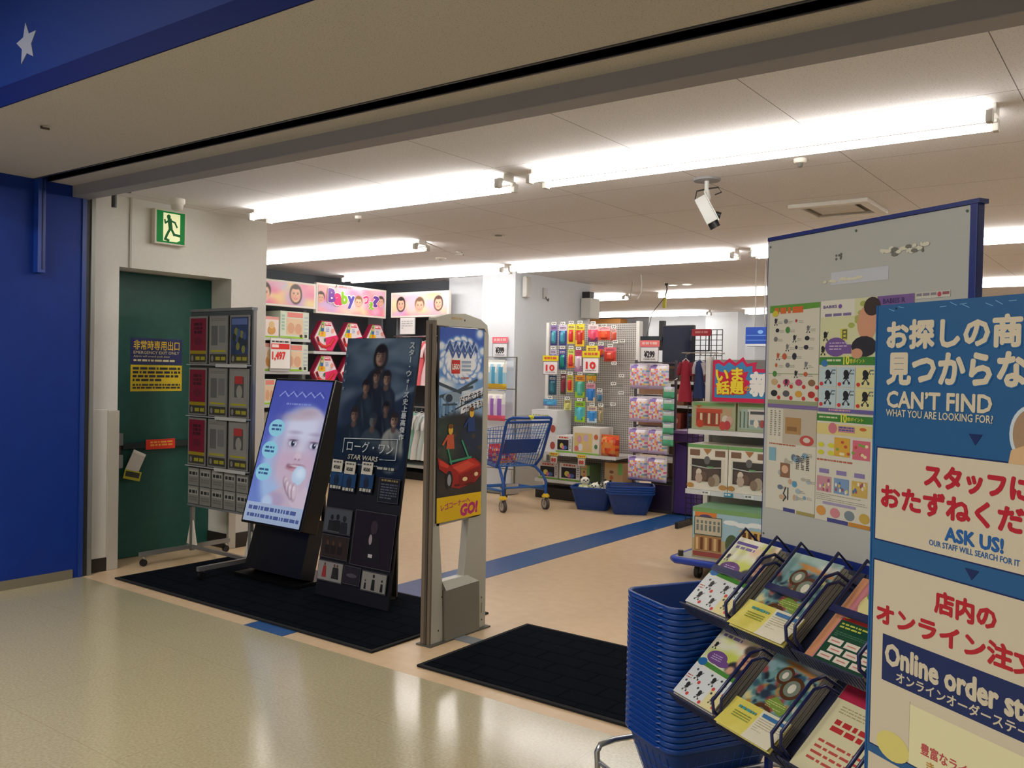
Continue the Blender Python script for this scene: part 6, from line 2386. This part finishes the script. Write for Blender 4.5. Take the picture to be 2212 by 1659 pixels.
for k, (x, y, c1, c2, lab) in enumerate(((-.12, .36, '#e84a4a', '#f0a040', 'red and orange bag lying at the left in the shopping cart'), (.03, .38, '#f08a34', '#e86a4c', 'orange bag lying in the middle of the shopping cart'), (-.05, .6, '#d8384a', '#f07a5a', 'crimson bag lying deep in the shopping cart'), (.1, .62, '#e8a23c', '#d85a3c', 'amber bag at the far right in the shopping cart'))):
    loc = (-5.50 + x * math.cos(a0) - y * math.sin(a0), 7.715 + x * math.sin(a0) + y * math.cos(a0), .478)
    t = thing('toy_bag', lab, 'bag', loc, a0 + R(6 * (k % 3) - 6), 0, 'bags in the shopping cart')
    b = B()
    rg = random.Random(k)
    cs = [m(c, .25) for c in (c1, c2, '#e8c0a0', '#8a4a8c')]
    b.pillow(-.075, 0, .075, .17, .05, lambda u, v: cs[(0, 0, 1, 1, 0, 2, 3)[rg.randrange(7)]], 7, 6, 0, 1)
    b.build('pouch', t)
    b = B()
    b.box(-.07, -.004, .162, .07, .004, .19, m(c1, .3))
    b.build('seal', t)

# ================================================================ BABY BAY
XL = -8.62
SD = m('#2c2f33', .6)


def bay_shelf(name, label, loc, rz, ln, d, ztop, zs, group=None):
    """local x along the shelf front, y into the shelf"""
    t = thing(name, label, 'shelf', loc, rz, 0, group)
    b = B()
    b.box(0, d - .03, .08, ln, d, ztop, m('#4a4e54', .6))
    b.build('back_panel', t)
    b = B()
    b.box(0, .03, 0, ln, d, .10, m('#17181a', .5))
    b.build('plinth', t)
    for x in (0, ln):
        b = B()
        b.box(x - .012, .14, .08, x + .012, d, ztop, m('#8d9094', .5))
        b.build('side_panel', t)
    for z in zs:
        b = B()
        b.box(.014, .0, z - .03, ln - .014, d - .03, z, SHELFW)
        b.box(.014, -.006, z - .035, ln - .014, 0, z, m('#ccd0d2', .35))
        b.build('shelf', t)
    return t


# along the left wall, facing +x: local x = +Y
bay_shelf('baby_shelf_unit', 'baby goods shelving left of the leaning screen, under the portrait banner', (XL, 6.30, 0), R(90), 1.13, .44, 2.2, [1.83, 1.43, 1.03, .63, .12])
bay_shelf('baby_shelf_unit', 'baby goods shelving with hexagonal toy boxes behind the film standee', (XL, 7.455, 0), R(90), 1.36, .44, 2.2, [1.69, 1.25, .82, .40, .12])
bay_shelf('clothes_rack_unit', 'baby clothes unit in the corner between the shelving and the white column', (-8.60, 8.80, 0), 0, .90, .42, 2.2, [.20])


def banner(label, loc, rz, w, h, faces, kind):
    t = thing('shelf_banner', label, 'banner', loc, rz, 0, 'pink shelf banners in the baby bay')
    b = B()
    b.box(0, -.0, 0, w, .05, h, m('#f3ece4', .4))
    b.build('frame', t, bev=.006)
    b = B(.0015)
    b.y = -.001
    rg = random.Random(int(w * 1000))
    bl = []
    for k in range(26):                              # pastel clouds
        bl.append((rg.uniform(0, w), rg.uniform(0, h), rg.uniform(.07, .15), rg.uniform(.05, .10), ('#f490b0', '#f8d890', '#f4c4e0', '#f7a8a4', '#d0b8ec', '#f8e6a0', '#b8e0dc', '#f47ca4')[rg.randrange(8)], .8, 0, .8))
    for x, z, r, hair, lh in faces:
        bl += portrait(x, z, r, hair, lh)
    b.paint(.03, .025, w - .03, h - .025, int(w * 120), int(h * 120), ((0, '#f6b4c4'), (1, '#f7c8c8')), bl, PIC, 1)
    if kind:
        for ch, c, x0, z0, x1, z1 in (('B', '#7a3fa8', .20, .16, .30, .315), ('a', '#e83a7c', .30, .135, .41, .26), ('b', '#8cc42c', .42, .15, .51, .29), ('y', '#5a4fb0', .53, .10, .63, .245),
                                      ('つ', '#e83a7c', .80, .175, .89, .275), ('ぇ', '#8cc42c', .90, .11, .985, .2), ('?', '#6a3fa8', .985, .15, 1.08, .28)):
            b.pt(ch, x0, z0, x1, z1, m('#fbf4ee', .4), 6, .11)
            b.pt(ch, x0, z0, x1, z1, m(c, .4), 7, .06)
        b.pt('\u266a', .30, .34, .34, .39, m('#4a4048', .4), 6)
        b.dash(.37, .345, .6, .375, 1, m('#ee8a8c', .4), 6, .8, 3)
    b.build('print', t)
    return t


banner('pink banner with two portraits left of the Baby lettering', (XL + .03, 6.28, 2.21), R(90), 1.19, .315,
       ((.40, .15, .095, '#4a3226', False), (.87, .165, .09, '#54423a', True)), False)
banner('pink banner with colourful Baby lettering over the hexagonal boxes', (XL + .03, 7.475, 2.165), R(90), 1.235, .385,
       ((.075, .2, .06, '#4a3a30', False), (.72, .18, .07, '#8a6a4a', False), (1.13, .22, .06, '#4a342a', False)), True)
banner('pink banner with three portraits next to the white column', (-8.56, 8.77, 2.18), 0, 1.04, .34,
       ((.19, .18, .075, '#241a18', True), (.53, .155, .085, '#7a5a3c', False), (.86, .18, .075, '#5a342a', True)), False)


def bx(label, y, z, w, d, h, fn, body, group, name='toy_box'):
    b = B(.002)
    b.box(0, 0, 0, w, d, h, m(body, .4))
    b.y = 0
    fn(b, w, h)
    return tag(b.build(name, None, (XL - .02, y, z + .0008), (0, 0, R(90))), label, 'box', group)


def map_box(b, w, h):
    b.pr(0, 0, w, h, m('#dfe8d8'), 1)
    b.pr(w * .24, h * .78, w * .78, h * .96, m('#ee8f84'), 2)
    b.pr(w * .2, h * .14, w * .78, h * .74, m('#ecd0ae'), 2)
    b.pe(w * .36, h * .38, w * .12, h * .2, m('#dfae8c'), 3)
    b.pe(w * .62, h * .36, w * .12, h * .2, m('#e0b090'), 3)
    for k in range(5):
        b.pr(w * .04, h * (.3 + .12 * k), w * .14, h * (.38 + .12 * k), m('#a8c8b4'), 2)
        b.pr(w * .83, h * (.2 + .14 * k), w * .97, h * (.27 + .14 * k), m('#c4ccd0'), 2)
    b.pe(w * .72, h * .1, w * .05, h * .06, m('#5a3a2c'), 4)
    b.pr(w * .84, h * .05, w * .93, h * .16, m('#3a3f3c'), 4)
    b.pr(0, 0, w * .8, h * .07, m('#9ccc3c'), 3)


def small_toy(b, w, h):
    b.pr(0, 0, w, h, m('#efe2da'), 1)
    b.pr(0, h * .86, w, h, m('#e8a49c'), 2)
    b.pe(w * .5, h * .35, w * .28, h * .22, m('#d8a05a'), 2)
    b.pe(w * .5, h * .6, w * .2, h * .18, m('#e4c48c'), 2)
    b.pr(0, 0, w, h * .07, m('#9ccc3c'), 3)


G = 'boxes on the baby shelving left of the screen'
bx('small cream toy box by the door wall edge on the baby shelving', 6.73, 1.832, .21, .3, .25, small_toy, '#efe0d8', G)
bx('large pale green box with two brown pictures on the top baby shelf', 6.965, 1.832, .44, .34, .33, map_box, '#d8e4d0', G)
bx('large pale green box with two brown pictures on the second baby shelf', 6.96, 1.432, .44, .34, .33, map_box, '#d8e4d0', G)
bx('pink topped box behind the red price sign on the second baby shelf', 6.70, 1.432, .24, .3, .33, small_toy, '#f0d0d0', G)
bx('small green and white box on the third baby shelf', 6.98, 1.032, .3, .3, .28, small_toy, '#dce8cc', G)
bx('pale box on the third baby shelf by the wall edge', 6.70, 1.032, .24, .3, .3, map_box, '#e4e4d8', G)
bx('cream box low on the baby shelving beside the screen', 6.8, .632, .4, .3, .3, map_box, '#ece6dc', G)
bx('white box on the lowest baby shelf beside the screen', 6.8, .122, .45, .3, .4, small_toy, '#ece8e4', G)
sg = thing('price_sign', 'white price sign with red figures 1,497 on the baby shelving', 'sign', (XL + .035, 6.78, 1.46), R(90))
b = B(.002)
b.box(0, 0, 0, .30, .006, .37, m('#f2f0ec', .45))
b.y = 0
b.ps([(0, .0), (.30, .0), (.30, .37), (0, .37)], .008, m('#9a9a9a'), 1, True)
b.dash(.02, .31, .28, .335, 1, m('#3a3a3a'), 1, .8, 5)
b.pr(.01, .235, .285, .30, m('#e22a22'), 1)
b.dash(.02, .245, .12, .29, 1, m('#f4dcd8'), 2, .8, 2)
b.pt('1,497', .03, .10, .22, .2, m('#e22a22'), 1, .06)
b.build('card', sg)
b = B()
b.box(.0, .006, -.03, .30, .012, 0, m('#b8b8b8', .4))
b.build('shelf_clip', sg)


def hexbox(label, y, z, proto=[]):
    if proto:
        return dup(proto[0], (XL - .01, y, z + .0008), None, label)
    b = B(.002)
    w, h = .49, .385
    P = [(.12, 0), (.37, 0), (w, .17), (.34, h), (.15, h), (0, .17)]
    b.prism(P, 0, .07, m('#9c1a40', .4))
    b.y = 0
    b.pp([(.13, .012), (.36, .012), (.47, .17), (.33, h - .012), (.16, h - .012), (.02, .17)], m('#f0e6ea', .35), 1)
    b.pp([(.25, .012), (.36, .012), (.47, .17), (.44, .21), (.22, .17)], m('#ee2a6c', .35), 2)
    b.pp([(.08, .2), (.16, h - .012), (.20, h - .012), (.19, .2)], m('#8cc45c', .35), 2)
    b.pe(.16, .32, .022, .026, m('#7a4a30', .35), 4, 12)
    b.pe(.16, .313, .018, .021, m('#ecb894', .35), 5, 12)
    b.pr(.135, .25, .19, .29, m('#4a6ab4', .35), 3)
    b.pr(.11, .185, .225, .245, m('#f2c01c', .35), 3)
    b.pe(.16, .225, .02, .024, m('#e8862c', .35), 4, 10)
    b.pr(.21, .325, .33, .36, m('#e2284c', .35), 3)
    b.dash(.215, .33, .325, .355, 1, m('#f8e4e4', .35), 4, .7, 2)
    b.dash(.23, .24, .29, .30, 3, m('#8ab0dc', .35), 3, .5, 4)
    b.pe(.36, .26, .028, .03, m('#f0a494', .35), 3, 12)
    pts = [(.07, .16), (.10, .10), (.16, .065), (.23, .055), (.31, .08), (.38, .15)]
    b.ps(pts, .045, m('#c8161c', .3), 4)
    b.ps([(x, z + .012) for x, z in pts], .014, m('#e8544c', .3), 5)
    b.ps([(.075, .16), (.09, .125)], .02, m('#2c2430', .3), 6)
    b.pe(.21, .14, .018, .028, m('#2f7a58', .35), 5, 10)
    b.v = [(p[0] * .87, p[1], p[2]) for p in b.v]
    t = tag(b.build('hexagonal_box', None, (XL - .01, y, z + .0008), (0, 0, R(90))), label, 'box', 'hexagonal toy boxes in the baby bay')
    proto.append(t)
    return t


for k, (y, z) in enumerate(((7.475, 1.692), (7.92, 1.692), (8.36, 1.692), (7.475, 1.252), (7.92, 1.252), (8.36, 1.252), (7.475, .822), (7.92, .822))):
    hexbox('pink hexagonal toy box, %s of its row on the %s shelf' % (('first', 'second', 'third', 'first', 'second', 'third', 'first', 'second')[k], ('upper', 'upper', 'upper', 'middle', 'middle', 'middle', 'lower', 'lower')[k]), y, z)


def lime_box(b, w, h):
    b.pr(0, 0, w, h, m('#e6e4d8'), 1)
    b.pe(w * .5, h * .6, w * .3, h * .2, m('#c8d84c'), 2)
    b.pr(0, 0, w, h * .3, m('#a8c83c'), 2)
    b.pe(w * .5, h * .2, w * .2, h * .1, m('#e87a8c'), 3)


for k, y in enumerate((7.5, 7.75, 8.0)):
    bx('lime and white toy box, %s on the low shelf seen between screen and standee' % ('first', 'second', 'third')[k], y, .402, .23, .3, .33, lime_box, '#d8dccc', 'lime boxes on the low shelf of the baby bay')

# baby clothes in the corner unit
for z, lab in ((1.93, 'upper'), (.98, 'lower')):
    b = B()
    b.tube([(-8.585, 8.86, z), (-7.715, 8.86, z)], .012, STEEL, 8)
    b.tube([(-8.15, 8.86, z), (-8.15, 9.185, z)], .01, STEEL, 8)
    tag(b.build('clothes_rail'), lab + ' steel clothes rail in the baby corner unit', 'rail')
G = 'baby clothes on the corner rails'
k = 0
for z, row in ((1.851, (('-8.46', '#e8e6e2', 'white'), ('-8.36', '#dcdad6', 'pale grey'), ('-8.27', '#eae8e4', 'ivory'), ('-8.17', '#e87a84', 'coral'), ('-8.08', '#f0a0a8', 'pink'), ('-7.98', '#e86a74', 'salmon'), ('-7.88', '#e8c8cc', 'blush'))),
               (.901, (('-8.46', '#7fb8b0', 'sea green'), ('-8.36', '#8cc4bc', 'mint'), ('-8.26', '#6fb0a8', 'teal green'), ('-8.15', '#9ed0c8', 'pale mint'), ('-8.04', '#d8d8d4', 'white grey'), ('-7.93', '#c8d4d4', 'misty grey'), ('-7.83', '#e4e4e0', 'cream')))):
    for x, c, nm in row:
        garment('%s baby garment hanging on the %s rail of the corner unit' % (nm, 'upper' if z > 1.5 else 'lower'), (float(x), 8.86, z), c, c, .17 if k % 2 else .15, .62 if z < 1.5 else .58, 'baby clothes', G, R(62 + 7 * (k % 3)))
        k += 1
b = B(.002)
b.box(-.13, -.02, 0, .13, .0, .22, m('#e4e6e6', .4))
b.y = -.02
b.dash(-.1, .06, .1, .18, 4, m('#b4b8ba'), 1, .5, 3)
tag(b.build('shelf_card', None, (-8.25, 8.79, 1.955)), 'white product card at the top of the baby clothes unit', 'card')
